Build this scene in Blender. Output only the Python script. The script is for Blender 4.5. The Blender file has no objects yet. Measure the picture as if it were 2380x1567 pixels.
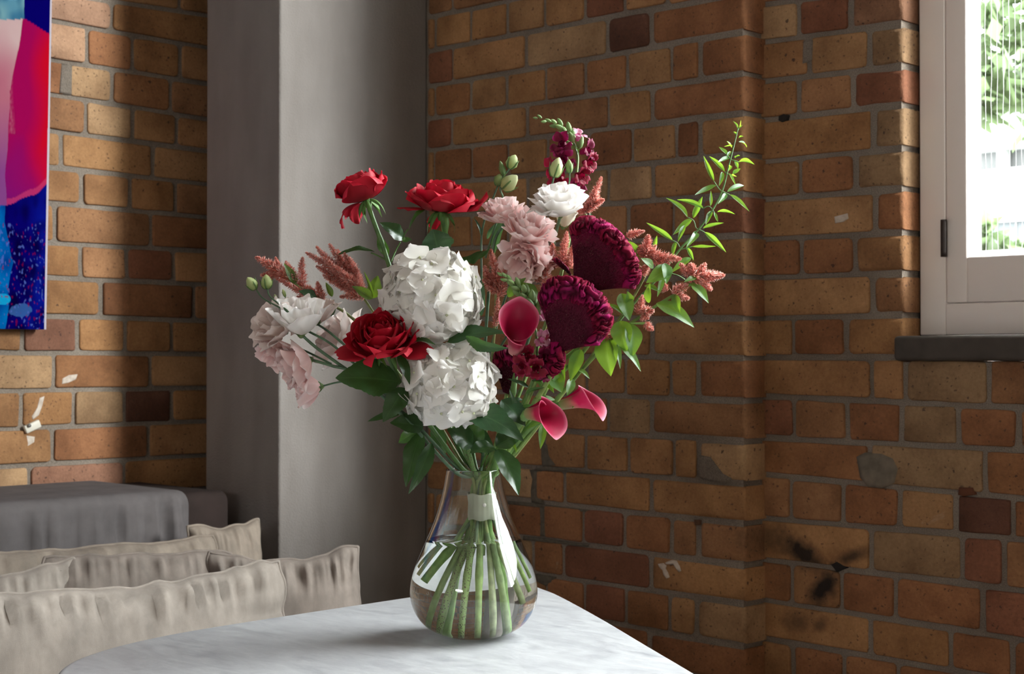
import bpy, bmesh, math, random
import numpy as np
from mathutils import Vector, Matrix, noise as mnoise
random.seed(7)
rng = np.random.default_rng(7)
D = bpy.data
COL = bpy.context.scene.collection
SC = bpy.context.scene
pi = math.pi

# ------------------------------------------------------------------ camera
# world: x runs along the window wall to the right, y points out through that wall, z up.
FW, FH, FPX = 2380.0, 1567.0, 3560.0
EYE = Vector((0, 0, 1.16))
PITCH = math.radians(0.748)
cam = D.cameras.new('camera'); camo = D.objects.new('camera', cam); COL.objects.link(camo)
cam.sensor_width = 36; cam.lens = 36 * FPX / FW; cam.clip_start = 0.05
camo.location = EYE; camo.rotation_euler = (pi/2 + PITCH, 0, pi/4)
cam.dof.use_dof = True; cam.dof.focus_distance = 2.22; cam.dof.aperture_fstop = 11
SC.camera = camo
RGT = Vector((math.sqrt(.5), math.sqrt(.5), 0))      # picture right
AWY = Vector((-math.sqrt(.5), math.sqrt(.5), 0))     # away from the viewer
UPV = Vector((0, 0, 1))
CF = AWY * math.cos(PITCH) + UPV * math.sin(PITCH)
CU = UPV * math.cos(PITCH) - AWY * math.sin(PITCH)
def ray(px, py):
    return CF + RGT * ((px - FW/2) / FPX) - CU * ((py - FH/2) / FPX)
def W(px, py, Y):
    "point seen at a photo pixel at horizontal distance Y"
    r = ray(px, py); return EYE + r * (Y / r.dot(AWY))
def onz(px, py, z):
    r = ray(px, py); return EYE + r * ((z - EYE.z) / r.z)
def onx(px, py, x):
    r = ray(px, py); return EYE + r * ((x - EYE.x) / r.x)
def ony(px, py, y):
    r = ray(px, py); return EYE + r * ((y - EYE.y) / r.y)
def PV(r, a, u):
    "direction given as right / away / up"
    return (RGT * r + AWY * a + UPV * u)
VY = 2.25                    # distance of the vase axis
PX = VY / FPX                # metres per photo pixel there

# ------------------------------------------------------------------ light
SC.view_settings.view_transform = 'Standard'; SC.view_settings.look = 'None'
SC.view_settings.gamma = 1; SC.view_settings.use_curve_mapping = False
SC.view_settings.exposure = 0.3
w = D.worlds.new('sky'); SC.world = w; w.use_nodes = True
nt = w.node_tree; bg = nt.nodes['Background']
bg.inputs[0].default_value = (0.97, 0.98, 1.0, 1); bg.inputs[1].default_value = 21.0
def portal(name, loc, rot, sx, sy):
    l = D.lights.new(name, 'AREA'); l.shape = 'RECTANGLE'; l.size = sx; l.size_y = sy
    l.cycles.is_portal = True
    o = D.objects.new(name, l); COL.objects.link(o); o.location = loc; o.rotation_euler = rot
    return o
WX0, WX1, WZ0, WZ1 = -1.5927, 0.90, 1.20, 3.70      # window opening
portal('window_portal', ((WX0+WX1)/2, 2.86, (WZ0+WZ1)/2), (-pi/2, 0, 0), WX1-WX0, WZ1-WZ0)
portal('fill_window_portal', (0.3, -3.55, 1.9), (pi/2, 0, 0), 1.5, .4)  # sky fill through the opening added behind the viewer
sun = D.lights.new('sun', 'SUN'); sun.energy = 4.6; sun.angle = math.radians(10); sun.color = (1, .98, .975)
suno = D.objects.new('sun', sun); COL.objects.link(suno); suno.location = (8, 5, 6)
sd = Vector((1.096, 0.305, 0.37)).normalized()         # towards the sun
suno.rotation_euler = sd.to_track_quat('Z', 'Y').to_euler()

# ------------------------------------------------------------------ helpers
def tag(o, label=None, cat=None, group=None, kind=None):
    if label: o['label'] = label
    if cat: o['category'] = cat
    if group: o['group'] = group
    if kind: o['kind'] = kind
    return o
def empty(name, loc, label, cat, group=None):
    o = D.objects.new(name, None); COL.objects.link(o); o.location = loc; o.empty_display_size = .02
    return tag(o, label, cat, group)
def link(name, me, mat=None, parent=None, world=True):
    "world-space mesh data -> object; children keep their root's origin"
    o = D.objects.new(name, me); COL.objects.link(o)
    if mat and not me.materials: me.materials.append(mat)
    if parent is not None:
        o.parent = parent
        if world:
            off = parent.location.copy(); p = parent.parent
            while p is not None: off += p.location; p = p.parent
            me.transform(Matrix.Translation(-off))
    return o
def mesh(name, V, F, smooth=True, uv=None, col=None):
    me = D.meshes.new(name); me.from_pydata([tuple(map(float, v)) for v in V], [], F); me.update()
    if smooth: me.shade_smooth()
    if uv is not None:
        l = me.uv_layers.new(name='UVMap'); idx = np.empty(len(me.loops), dtype=np.int32)
        me.loops.foreach_get('vertex_index', idx)
        l.data.foreach_set('uv', np.asarray(uv, dtype=np.float32)[idx].ravel())
    if col is not None:
        c = np.asarray(col, dtype=np.float32)
        if c.ndim == 1: c = np.tile(c, (len(V), 1))
        if c.shape[1] == 3: c = np.hstack([c, np.ones((len(c), 1), np.float32)])
        a = me.attributes.new('Col', 'FLOAT_COLOR', 'POINT'); a.data.foreach_set('color', c.ravel())
    return me
def grid_faces(n, m, wrap=False, off=0):
    F = []
    for i in range(n-1):
        for j in range(m if wrap else m-1):
            k = (j+1) % m
            F.append((off+i*m+j, off+i*m+k, off+(i+1)*m+k, off+(i+1)*m+j))
    return F
def grid(name, P, uv=None, col=None, wrap=False):
    n, m = P.shape[:2]
    return mesh(name, P.reshape(-1, 3), grid_faces(n, m, wrap), True,
                None if uv is None else uv.reshape(-1, 2), None if col is None else col.reshape(n*m, -1))
class MB:
    "collects pieces into one mesh"
    def __init__(s): s.V = []; s.F = []; s.C = []; s.U = []
    def add(s, V, F, col=None, uv=None):
        o = len(s.V); V = [tuple(map(float, v)) for v in V]; s.V += V
        s.F += [tuple(i+o for i in f) for f in F]
        s.C += [tuple(col)]*len(V) if col is not None and np.ndim(col) == 1 else (list(map(tuple, col)) if col is not None else [(1, 1, 1)]*len(V))
        s.U += list(map(tuple, uv)) if uv is not None else [(0, 0)]*len(V)
    def box(s, a, b, **k):
        (x0, y0, z0), (x1, y1, z1) = a, b
        s.add([(x0,y0,z0),(x1,y0,z0),(x1,y1,z0),(x0,y1,z0),(x0,y0,z1),(x1,y0,z1),(x1,y1,z1),(x0,y1,z1)],
              [(0,3,2,1),(4,5,6,7),(0,1,5,4),(1,2,6,5),(2,3,7,6),(3,0,4,7)], **k)
    def make(s, name, smooth=True): return mesh(name, s.V, s.F, smooth, s.U, s.C)
def bevel_box(name, a, b, w=.004, seg=2, smooth=True):
    mb = MB(); mb.box(a, b); bm = bmesh.new(); me = mb.make(name, False); bm.from_mesh(me)
    bmesh.ops.bevel(bm, geom=bm.edges[:], offset=w, segments=seg, affect='EDGES', profile=.5)
    bm.to_mesh(me); bm.free()
    if smooth: me.shade_smooth(); me.set_sharp_from_angle(angle=math.radians(50))
    return me
def catmull(P, n):
    P = np.array([list(p) for p in P], float)
    if len(P) == 2: P = np.array([P[0], (P[0]+P[1])/2, P[1]])
    Q = np.vstack([2*P[0]-P[1], P, 2*P[-1]-P[-2]]); out = []
    segs = len(P)-1
    for t in np.linspace(0, segs-1e-6, n):
        i = int(t); f = t-i; a, b, c, d = Q[i:i+4]
        out.append(.5*((2*b)+(c-a)*f+(2*a-5*b+4*c-d)*f*f+(3*b-a-3*c+d)*f**3))
    return np.array(out)
def tube(P, R, n=24, k=8, col=None, caps=True, raw=False):
    C = catmull(P, n) if not raw else np.array(P, float); n = len(C)
    R = np.interp(np.linspace(0, 1, n), np.linspace(0, 1, len(R)), R) if np.ndim(R) else np.full(n, R)
    T = np.gradient(C, axis=0); T /= np.linalg.norm(T, axis=1)[:, None]+1e-12
    u = np.cross(T[0], [0.31, 0.2, 0.93]); u /= np.linalg.norm(u)
    V = []
    for i in range(n):
        u = u - T[i]*u.dot(T[i]); u /= np.linalg.norm(u); v = np.cross(T[i], u)
        for j in range(k):
            a = 2*pi*j/k; V.append(C[i]+R[i]*(u*math.cos(a)+v*math.sin(a)))
    F = grid_faces(n, k, True)
    if caps: F += [tuple(range(k-1, -1, -1)), tuple(range((n-1)*k, n*k))]
    return V, F
def lathe(prof, n=64):
    V = []; F = []
    for r, z in prof:
        for j in range(n): V.append((r*math.cos(2*pi*j/n), r*math.sin(2*pi*j/n), z))
    return V, grid_faces(len(prof), n, True)
def frame(o, z, x=(0, 0, 1)):
    z = Vector(z).normalized(); x = Vector(x); x = x - z*x.dot(z)
    if x.length < 1e-4: x = Vector((1, 0, 0)) - z*z.x
    x.normalize(); y = z.cross(x)
    M = Matrix((x, y, z)).transposed().to_4x4(); M.translation = Vector(o); return M
def xf(M, P):
    A = np.array(M); return P @ A[:3, :3].T + A[:3, 3]
def srgb(r, g, b, a=1):
    f = lambda c: ((c/255+.055)/1.055)**2.4 if c/255 > .04045 else c/255/12.92
    return (f(r), f(g), f(b))

# ------------------------------------------------------------------ materials
class N:
    def __init__(s, name):
        s.m = D.materials.new(name); s.m.use_nodes = True; s.t = s.m.node_tree; s.t.nodes.clear()
        s.out = s.n('ShaderNodeOutputMaterial')
    def n(s, ty, **k):
        x = s.t.nodes.new(ty)
        for a, v in k.items(): setattr(x, a, v)
        return x
    def l(s, a, b): s.t.links.new(a, b)
    def set(s, node, **k):
        for a, v in k.items():
            i = node.inputs[a.replace('_', ' ')]
            if hasattr(v, 'node'): s.l(v, i)
            else: i.default_value = (*v, 1) if isinstance(v, tuple) and len(v) == 3 and i.type == 'RGBA' else v
        return node
    def math(s, op, a, b=None, c=None, clamp=False):
        x = s.n('ShaderNodeMath', operation=op, use_clamp=clamp)
        for i, v in enumerate((a, b, c)):
            if v is None: continue
            if hasattr(v, 'node'): s.l(v, x.inputs[i])
            else: x.inputs[i].default_value = v
        return x.outputs[0]
    def ramp(s, f, stops):
        r = s.n('ShaderNodeValToRGB'); e = r.color_ramp.elements
        while len(e) < len(stops): e.new(.5)
        for x, (p, c) in zip(e, stops):
            x.position = p; x.color = (*c, 1) if np.ndim(c) else (c, c, c, 1)
        s.l(f, r.inputs[0]); return r.outputs[0]
    def mix(s, f, a, b, mode='MIX'):
        x = s.n('ShaderNodeMix', data_type='RGBA', blend_type=mode)
        for i, v in ((0, f), (6, a), (7, b)):
            if hasattr(v, 'node'): s.l(v, x.inputs[i])
            else: x.inputs[i].default_value = (*v, 1) if np.ndim(v) else v
        return x.outputs[2]
    def noise(s, vec, scale, detail=3, rough=.5, dist=0):
        x = s.n('ShaderNodeTexNoise'); s.set(x, Scale=scale, Detail=detail, Roughness=rough, Distortion=dist)
        if vec is not None: s.l(vec, x.inputs['Vector'])
        return x.outputs['Fac']
    def coord(s, k='Object'): return s.n('ShaderNodeTexCoord').outputs[k]
    def pos(s): return s.n('ShaderNodeNewGeometry').outputs['Position']
    def bump(s, h, dist=.002, st=1.0):
        b = s.n('ShaderNodeBump'); s.set(b, Distance=dist, Strength=st, Height=h); return b.outputs[0]
    def bsdf(s, **k):
        b = s.n('ShaderNodeBsdfPrincipled'); s.set(b, **k); s.l(b.outputs[0], s.out.inputs[0]); return b
def simple(name, col, rough=.5, **k):
    x = N(name); x.bsdf(Base_Color=col, Roughness=rough, **k); return x.m
def petal_mat(name, trans=.35, rough=.5, tint=(1, 1, 1), bump=0., sheen=0., spec=.3, inner=None):
    x = N(name); a = x.n('ShaderNodeAttribute', attribute_name='Col').outputs['Color']
    c = x.mix(1.0, a, tint, 'MULTIPLY')
    if inner:                     # the throat is a deeper colour than the outside, except along the rim
        sp = x.n('ShaderNodeSeparateXYZ'); x.l(x.coord('UV'), sp.inputs[0])
        k = x.math('MULTIPLY', x.n('ShaderNodeNewGeometry').outputs['Backfacing'], x.ramp(sp.outputs[1], [(.6, .95), (.96, .2)]))
        c = x.mix(k, c, inner)
    b = x.n('ShaderNodeBsdfPrincipled')
    x.set(b, Base_Color=c, Roughness=rough, Specular_IOR_Level=spec)
    if sheen: x.set(b, Sheen_Weight=sheen, Sheen_Roughness=.4, Sheen_Tint=c)
    if bump:
        uv = x.coord('UV'); mp = x.n('ShaderNodeMapping'); x.l(uv, mp.inputs[0]); mp.inputs['Scale'].default_value = (14, 1.6, 1)
        x.l(x.bump(x.noise(mp.outputs[0], 3.0, 2), .0008, bump), b.inputs['Normal'])
    t = x.n('ShaderNodeBsdfTranslucent'); x.l(c, t.inputs[0])
    ms = x.n('ShaderNodeMixShader'); ms.inputs[0].default_value = trans
    x.l(b.outputs[0], ms.inputs[1]); x.l(t.outputs[0], ms.inputs[2]); x.l(ms.outputs[0], x.out.inputs[0])
    return x.m
def leaf_mat(name, top, under, vein, trans=.3, rough=.35, nv=8, tcol=None):
    x = N(name); uv = x.coord('UV'); sp = x.n('ShaderNodeSeparateXYZ'); x.l(uv, sp.inputs[0])
    u, v = sp.outputs[0], sp.outputs[1]
    au = x.math('ABSOLUTE', u)
    mid = x.math('LESS_THAN', au, .045)
    ph = x.math('FRACT', x.math('SUBTRACT', x.math('MULTIPLY', v, float(nv)), x.math('MULTIPLY', au, 2.2)))
    d = x.math('ABSOLUTE', x.math('SUBTRACT', ph, .5))
    side = x.math('LESS_THAN', d, .055)
    vv = x.math('MAXIMUM', mid, x.math('MULTIPLY', side, .35))
    back = x.n('ShaderNodeNewGeometry').outputs['Backfacing']
    nz = x.noise(x.pos(), 60, 3)
    base = x.mix(x.ramp(nz, [(.3, 0), (.7, 1)]), tuple(c*.75 for c in top), tuple(min(1, c*1.25) for c in top))
    base = x.mix(back, base, under)
    base = x.mix(x.math('MULTIPLY', vv, .45), base, vein)
    b = x.n('ShaderNodeBsdfPrincipled'); x.set(b, Base_Color=base, Roughness=rough, Specular_IOR_Level=.5)
    h = x.math('ADD', x.math('MULTIPLY', d, 2.0), x.math('MULTIPLY', mid, -.6))
    x.l(x.bump(h, .0005, .15), b.inputs['Normal'])
    t = x.n('ShaderNodeBsdfTranslucent'); x.set(t, Color=tcol or tuple(min(1, c*2.2) for c in top))
    ms = x.n('ShaderNodeMixShader'); ms.inputs[0].default_value = trans
    x.l(b.outputs[0], ms.inputs[1]); x.l(t.outputs[0], ms.inputs[2]); x.l(ms.outputs[0], x.out.inputs[0])
    return x.m
def col_mat(name, rough=.5, sheen=0, spec=.4, bump=0, bscale=200):
    x = N(name); a = x.n('ShaderNodeAttribute', attribute_name='Col').outputs['Color']
    b = x.bsdf(Base_Color=a, Roughness=rough, Specular_IOR_Level=spec)
    if sheen: x.set(b, Sheen_Weight=sheen, Sheen_Roughness=.4, Sheen_Tint=a)
    if bump: x.l(x.bump(x.noise(x.pos(), bscale, 3), .001, bump), b.inputs['Normal'])
    return x.m
def brick_mat():
    x = N('brick_clay'); oi = x.n('ShaderNodeObjectInfo'); p = x.pos()
    addv = x.n('ShaderNodeVectorMath', operation='ADD'); x.l(p, addv.inputs[0])
    cmb = x.n('ShaderNodeCombineXYZ'); r10 = x.math('MULTIPLY', oi.outputs['Random'], 13.0)
    for i in range(3): x.l(r10, cmb.inputs[i])
    x.l(cmb.outputs[0], addv.inputs[1]); q = addv.outputs[0]
    c = oi.outputs['Color']
    big = x.ramp(x.noise(q, 9, 3, .55), [(.3, (.66, .6, .55)), (.62, (1.12, 1.1, 1.05))])
    c = x.mix(1.0, c, big, 'MULTIPLY')
    gr = x.ramp(x.noise(q, 160, 4, .6), [(.25, .8), (.75, 1.15)])
    c = x.mix(1.0, c, gr, 'MULTIPLY')
    # sandy pits and iron spots
    nv = x.n('ShaderNodeTexNoise'); x.set(nv, Scale=130.0, Detail=2.0); x.l(q, nv.inputs['Vector'])
    sc_ = x.n('ShaderNodeVectorMath', operation='SCALE'); x.l(nv.outputs['Color'], sc_.inputs[0]); sc_.inputs['Scale'].default_value = .012
    ad_ = x.n('ShaderNodeVectorMath', operation='ADD'); x.l(q, ad_.inputs[0]); x.l(sc_.outputs[0], ad_.inputs[1]); qd = ad_.outputs[0]
    def spots(scale, lo, hi, dist):
        v = x.n('ShaderNodeTexVoronoi'); x.set(v, Scale=scale, Randomness=1.0); x.l(qd, v.inputs['Vector'])
        s2 = x.n('ShaderNodeSeparateColor'); x.l(v.outputs['Color'], s2.inputs[0])
        thr = x.math('MULTIPLY', x.math('SUBTRACT', s2.outputs[0], lo, clamp=True), hi)
        return x.math('LESS_THAN', v.outputs['Distance'], thr)
    s1 = spots(120, .45, .55, 0); s3 = spots(52, .70, .62, 0)
    c = x.mix(x.math('MULTIPLY', s1, .6), c, (.05, .028, .02)); c = x.mix(x.math('MULTIPLY', s3, .72), c, (.035, .02, .018))
    # pale lime smears
    lm = x.ramp(x.noise(q, 14, 5, .7, .6), [(.7, 0), (.76, 1)])
    c = x.mix(x.math('MULTIPLY', lm, .25), c, (.5, .43, .36))
    # old soot round a drilled hole low on the window wall
    for (cx, cz, ang, ln, wd, st) in SOOT:
        sp = x.n('ShaderNodeSeparateXYZ'); x.l(p, sp.inputs[0])
        dx = x.math('SUBTRACT', sp.outputs[0], cx); dz = x.math('SUBTRACT', sp.outputs[2], cz)
        ca, sa = math.cos(ang), math.sin(ang)
        e1 = x.math('ADD', x.math('MULTIPLY', dx, ca), x.math('MULTIPLY', dz, sa))
        e2 = x.math('SUBTRACT', x.math('MULTIPLY', dz, ca), x.math('MULTIPLY', dx, sa))
        r = x.math('SQRT', x.math('ADD', x.math('POWER', x.math('DIVIDE', e1, ln), 2.0), x.math('POWER', x.math('DIVIDE', e2, wd), 2.0)))
        r = x.math('ADD', r, x.math('MULTIPLY', x.math('SUBTRACT', x.noise(p, 45, 3), .5), .7))
        c = x.mix(x.math('MULTIPLY', x.ramp(r, [(.25, 1), (1, 0)]), st), c, (.012, .01, .01))
    b = x.bsdf(Base_Color=c, Roughness=.85, Specular_IOR_Level=.25)
    h = x.math('SUBTRACT', x.math('ADD', x.math('MULTIPLY', x.noise(q, 55, 5, .65), .9), x.math('MULTIPLY', x.noise(q, 300, 2), .25)),
               x.math('ADD', x.math('MULTIPLY', s1, .35), x.math('MULTIPLY', s3, .55)))
    x.l(x.bump(h, .0035, .8), b.inputs['Normal'])
    return x.m
def mortar_mat():
    x = N('mortar'); p = x.pos()
    c = x.ramp(x.noise(p, 6, 4, .6), [(.3, (.205, .168, .137)), (.7, (.305, .255, .21))])
    g = x.ramp(x.noise(p, 380, 3, .7), [(.3, .62), (.7, 1.25)])
    c = x.mix(1.0, c, g, 'MULTIPLY')
    b = x.bsdf(Base_Color=c, Roughness=.95, Specular_IOR_Level=.15)
    x.l(x.bump(x.math('ADD', x.noise(p, 260, 4, .7), x.noise(p, 40, 2)), .004, .8), b.inputs['Normal'])
    return x.m
def plaster_mat():
    x = N('rough_plaster'); p = x.pos()
    c = x.ramp(x.noise(p, 3.5, 4, .6), [(.3, (.205, .180, .166)), (.75, (.245, .217, .20))])
    mp = x.n('ShaderNodeMapping'); x.l(p, mp.inputs[0]); mp.inputs['Scale'].default_value = (1, 1, .28)
    c = x.mix(.12, c, x.ramp(x.noise(mp.outputs[0], 12, 4), [(.3, .15), (.7, .5)]))
    b = x.bsdf(Base_Color=c, Roughness=.9, Specular_IOR_Level=.2)
    x.l(x.bump(x.noise(p, 210, 4, .65), .0022, .7), b.inputs['Normal'])
    return x.m
# ------------------------------------------------------------------ room shell
PY, RY, CXR, CYF, LX, CXL = 2.6135, 2.6865, -2.925, 2.154, -3.43, -3.231   # pier face, recessed face, column right / front, left wall, column left
PX1 = -1.926                                                            # pier's right end
JX = -1.5927                                                            # window jamb
TZ = 0.7504                                                             # table top
SOOT = []
for (px, py, ang, ln, wd, st) in ((1868, 1286, -28, .075, .036, .95), (1914, 1368, 50, .075, .034, .96), (1985, 1292, 20, .06, .018, .8),
                                  (1940, 1320, -35, .02, .012, .97), (1850, 1445, 10, .05, .03, .5), (1905, 1452, 30, .03, .02, .55), (1800, 1250, 0, .06, .05, .5)):
    p = ony(px, py, RY); SOOT.append((p.x, p.z, math.radians(ang), ln, wd, st))
M_brick = brick_mat(); M_mortar = mortar_mat(); M_plaster = plaster_mat()
M_white = simple('white_wall_paint', (.66, .60, .53), .8)
M_frame = N('window_paint')
_b = M_frame.bsdf(Base_Color=(.83, .755, .715), Roughness=.45); M_frame = M_frame.m
x = N('floor_boards'); p = x.pos(); mp = x.n('ShaderNodeMapping'); x.l(p, mp.inputs[0]); mp.inputs['Scale'].default_value = (1, 9, 1)
x.bsdf(Base_Color=x.ramp(x.noise(mp.outputs[0], 3, 4), [(.3, (.10, .06, .035)), (.7, (.2, .125, .075))]), Roughness=.45); M_floor = x.m

def structure(name, a, b, m, parent=None):
    mb = MB(); mb.box(a, b); o = link(name, mb.make(name, False), m, parent)
    if parent is None: tag(o, kind='structure')
    return o
RX1, RY0, RZ1 = 3.2, -3.5, 4.2
structure('floor', (LX-.3, RY0-.3, -.1), (RX1+.3, 3.1, 0), M_floor)
structure('ceiling', (LX-.3, RY0-.3, RZ1), (RX1+.3, 3.1, RZ1+.1), M_white)
structure('wall_right', (RX1, RY0-.3, 0), (RX1+.25, 3.1, RZ1), M_white)
# wall behind the viewer with an added opening that lets in fill light
mb = MB()
for a, b in (((LX-.3, RY0-.25, 0), (-.45, RY0, RZ1)), ((1.05, RY0-.25, 0), (RX1, RY0, RZ1)), ((-.45, RY0-.25, 0), (1.05, RY0, 1.7)), ((-.45, RY0-.25, 2.1), (1.05, RY0, RZ1))):
    mb.box(a, b)
tag(link('wall_front', mb.make('wall_front', False), M_white), kind='structure')
G = .0055                                                # mortar lies this far behind the brick faces
wl = structure('wall_left', (LX-.3, RY0, 0), (LX-G, 3.1, RZ1), M_mortar)
mb = MB()                                               # window wall: pier, recessed strip, below, above and right of the window
mb.box((LX-.3, PY+G, 0), (PX1-.006, 2.9, RZ1))
mb.box((PX1-.006, RY+G, 0), (JX-.006, 2.9, RZ1))
mb.box((JX-.006, RY+G, 0), (RX1, 2.9, 1.15))
mb.box((JX-.006, RY+G, WZ1), (RX1, 2.9, RZ1))
mb.box((WX1, RY+G, 1.15), (RX1, 2.9, WZ1))
wb = tag(link('wall_back', mb.make('wall_back', False), M_mortar), kind='structure')
# plastered column
me = bevel_box('column', (CXL, CYF, 0), (CXR, PY+.004, RZ1), .006, 2)
tag(link('column', me, M_plaster), kind='structure')

# ------------------------------------------------------------------ bricks
TAN = [(.345, .182, .086), (.32, .166, .078), (.36, .20, .098), (.33, .17, .076), (.315, .16, .08), (.355, .19, .088)]
ORG = [(.295, .134, .064), (.275, .124, .06), (.31, .146, .068)]
RED = [(.24, .10, .058), (.215, .09, .054)]
DRK = [(.135, .06, .04)]
PAL = [(.42, .265, .15), (.40, .25, .14)]
GRY = [(.30, .19, .108), (.285, .178, .10)]
rb = random.Random(3)
def pick(k=None):
    if k is None:
        r = rb.random(); k = TAN if r < .76 else ORG if r < .94 else PAL if r < .985 else GRY
    c = rb.choice(k); f = rb.uniform(.84, 1.0); return tuple(v*f for v in c)
def brick(parent, axis, s0, s1, z00, z01, z10, z11, face, depth, col, bev=None, end=False):
    """one brick. s runs along the wall; z00/z01 bottom and top at s0, z10/z11 at s1; face = plane coordinate, depth goes into the wall"""
    face += rb.uniform(-.0025, .0015)*(1 if axis == 'y' else -1)
    j = lambda: rb.uniform(-.0015, .0015)
    c0, c1, c2, c3 = (s0+j(), z00+j()), (s1+(0 if end else j()), z10+j()), (s1+(0 if end else j()), z11+j()), (s0+j(), z01+j())
    hz, ws = z01-z00, s1-s0; cr = rb.uniform(.004, .010); out = []; seed = rb.uniform(0, 90)
    def P2(u, v):                                       # bilinear inside the four corners
        a_ = (c0[0]*(1-u)+c1[0]*u, c0[1]*(1-u)+c1[1]*u); b_ = (c3[0]*(1-u)+c2[0]*u, c3[1]*(1-u)+c2[1]*u)
        return (a_[0]*(1-v)+b_[0]*v, a_[1]*(1-v)+b_[1]*v)
    ru, rv_ = min(.3, cr/ws), min(.3, cr/hz); nx = 3 if ws < .15 else 6
    def side(p, q, k): return [(p[0]+(q[0]-p[0])*t, p[1]+(q[1]-p[1])*t) for t in np.linspace(0, 1, k+1)]
    er = 0 if end else 1
    ring = side((ru, 0), (1-ru*er, 0), nx)+([(1-.3*ru, .3*rv_)] if er else [])+side((1, rv_*er), (1, 1-rv_*er), 2)[(0 if er else 1):(3 if er else 2)]+([(1-.3*ru, 1-.3*rv_)] if er else [])+side((1-ru*er, 1), (ru, 1), nx)+[(.3*ru, 1-.3*rv_)]+side((0, 1-rv_), (0, rv_), 2)+[(.3*ru, .3*rv_)]
    n = len(ring); bw = bev or rb.uniform(.0022, .0042); tx, tz = rb.uniform(-.009, .009), rb.uniform(-.014, .014)
    cs, cz = (s0+s1)/2, (z00+z11)/2; R3 = []
    for lev, (ins, dep) in enumerate(((0, depth), (0, bw*1.0), (bw*.3, bw*.3), (bw, 0))):
        for k, (u, v) in enumerate(ring):
            p = P2(u, v); jt = mnoise.noise(Vector((k*1.7, seed, 0)))*.0022
            dx, dz = cs-p[0], cz-p[1]; l_ = math.hypot(dx, dz)
            isend = end and u > .999
            p = (p[0]+(0 if isend and lev < 2 else dx/l_*jt)+max(-ins, min(ins, dx)), p[1]+dz/l_*jt*(0 if False else 1)+max(-ins, min(ins, dz)))
            if isend: p = (s1-(ins if lev else 0), p[1])
            d = dep+(0 if lev == 0 else max(-.0012, min(.0012, (p[0]-cs)*tx+(p[1]-cz)*tz)))
            R3.append((p[0], face+d, p[1]) if axis == 'y' else (face-d, p[0], p[1]))
    F = grid_faces(4, n, True)+[tuple(range(3*n, 4*n)), tuple(range(n-1, -1, -1))]
    me = mesh('brick', R3, F, False)
    bm = bmesh.new(); bm.from_mesh(me); bmesh.ops.recalc_face_normals(bm, faces=bm.faces); bm.to_mesh(me); bm.free()
    me.shade_smooth(); me.set_sharp_from_angle(angle=math.radians(70))
    o = link('brick', me, M_brick, parent); o.color = (*col, 1)
    return o
def course_wall(parent, axis, plane, xl, xr, lines, joints, s_start, s_end, hj, depth, colours, extra_r=None, corner=False):
    """lines: photo y of each bed joint at photo x = xl and xr; joints: photo x of the head joints of each course"""
    at = (lambda px, py: ony(px, py, plane)) if axis == 'y' else (lambda px, py: onx(px, py, plane))
    sc = (lambda p: p.x) if axis == 'y' else (lambda p: p.y)
    L = []
    for (yl, yr) in lines:
        a, b = at(xl, yl), at(xr, yr); m = (b.z-a.z)/(sc(b)-sc(a)); L.append((a.z-m*sc(a), m))
    zz = lambda k, s: L[k][0]+L[k][1]*s
    for k, js in enumerate(joints):
        st, en = (s_start(k) if callable(s_start) else s_start), (s_end(k) if callable(s_end) else s_end)
        ss = [st] + [sc(at(j, 800)) for j in js] + [en]
        ss = sorted(ss)
        for i in range(len(ss)-1):
            a, b = ss[i], ss[i+1]
            if b-a < .012: continue
            last = corner and i == len(ss)-2
            a2 = a+hj; b2 = b if last else b-hj
            if a2 >= b2-.004: continue
            hb = .0060
            col = colours.get((k, i)); col = pick(col)
            brick(parent, axis, a2, b2, zz(k+1, a2)+hb, zz(k, a2)-hb, zz(k+1, b2)+hb, zz(k, b2)-hb, plane, depth, col,
                  bev=.009 if last else None, end=last)
# pier: courses counted from the top of the picture
LP = [(-40, -202), (40, -112), (119, -20), (201, 73), (276, 170), (350, 262), (430, 357), (505, 451), (582, 547), (662, 642), (742, 740), (823, 833),
      (905, 931), (985, 1026), (1066, 1126), (1140, 1219), (1220, 1315), (1297, 1406), (1375, 1504), (1450, 1597), (1527, 1690)]
HD = [1009, 1093, 1177, 1268, 1360, 1456, 1562, 1624]; STR = [1050, 1223, 1413, 1514]
JP = [[1050, 1223, 1413, 1514], [1010, 1092, 1178, 1266, 1358, 1452, 1549, 1620], [1051, 1221, 1411, 1512], [1010, 1092, 1175, 1268, 1360, 1457, 1561, 1625],
      [1048, 1224, 1413, 1514], [1008, 1095, 1181, 1272, 1367, 1470, 1571, 1625], [1048, 1224, 1413, 1516], [1009, 1094, 1179, 1271, 1365, 1458, 1565, 1627],
      [1050, 1226, 1415, 1516], [1009, 1093, 1179, 1270, 1362, 1458, 1563, 1623], [1048, 1224, 1414, 1512], [1009, 1093, 1178, 1268, 1361, 1453, 1557, 1620],
      [1052, 1226, 1412, 1511], [1009, 1093, 1177, 1264, 1360, 1460, 1566, 1620], [1050, 1140, 1242, 1311, 1511], [1009, 1093, 1177, 1262, 1354, 1450, 1559, 1619],
      [1050, 1140, 1237, 1308, 1509], [1009, 1093, 1177, 1269, 1357, 1453, 1554, 1614], [1050, 1226, 1412, 1505], HD]
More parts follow.
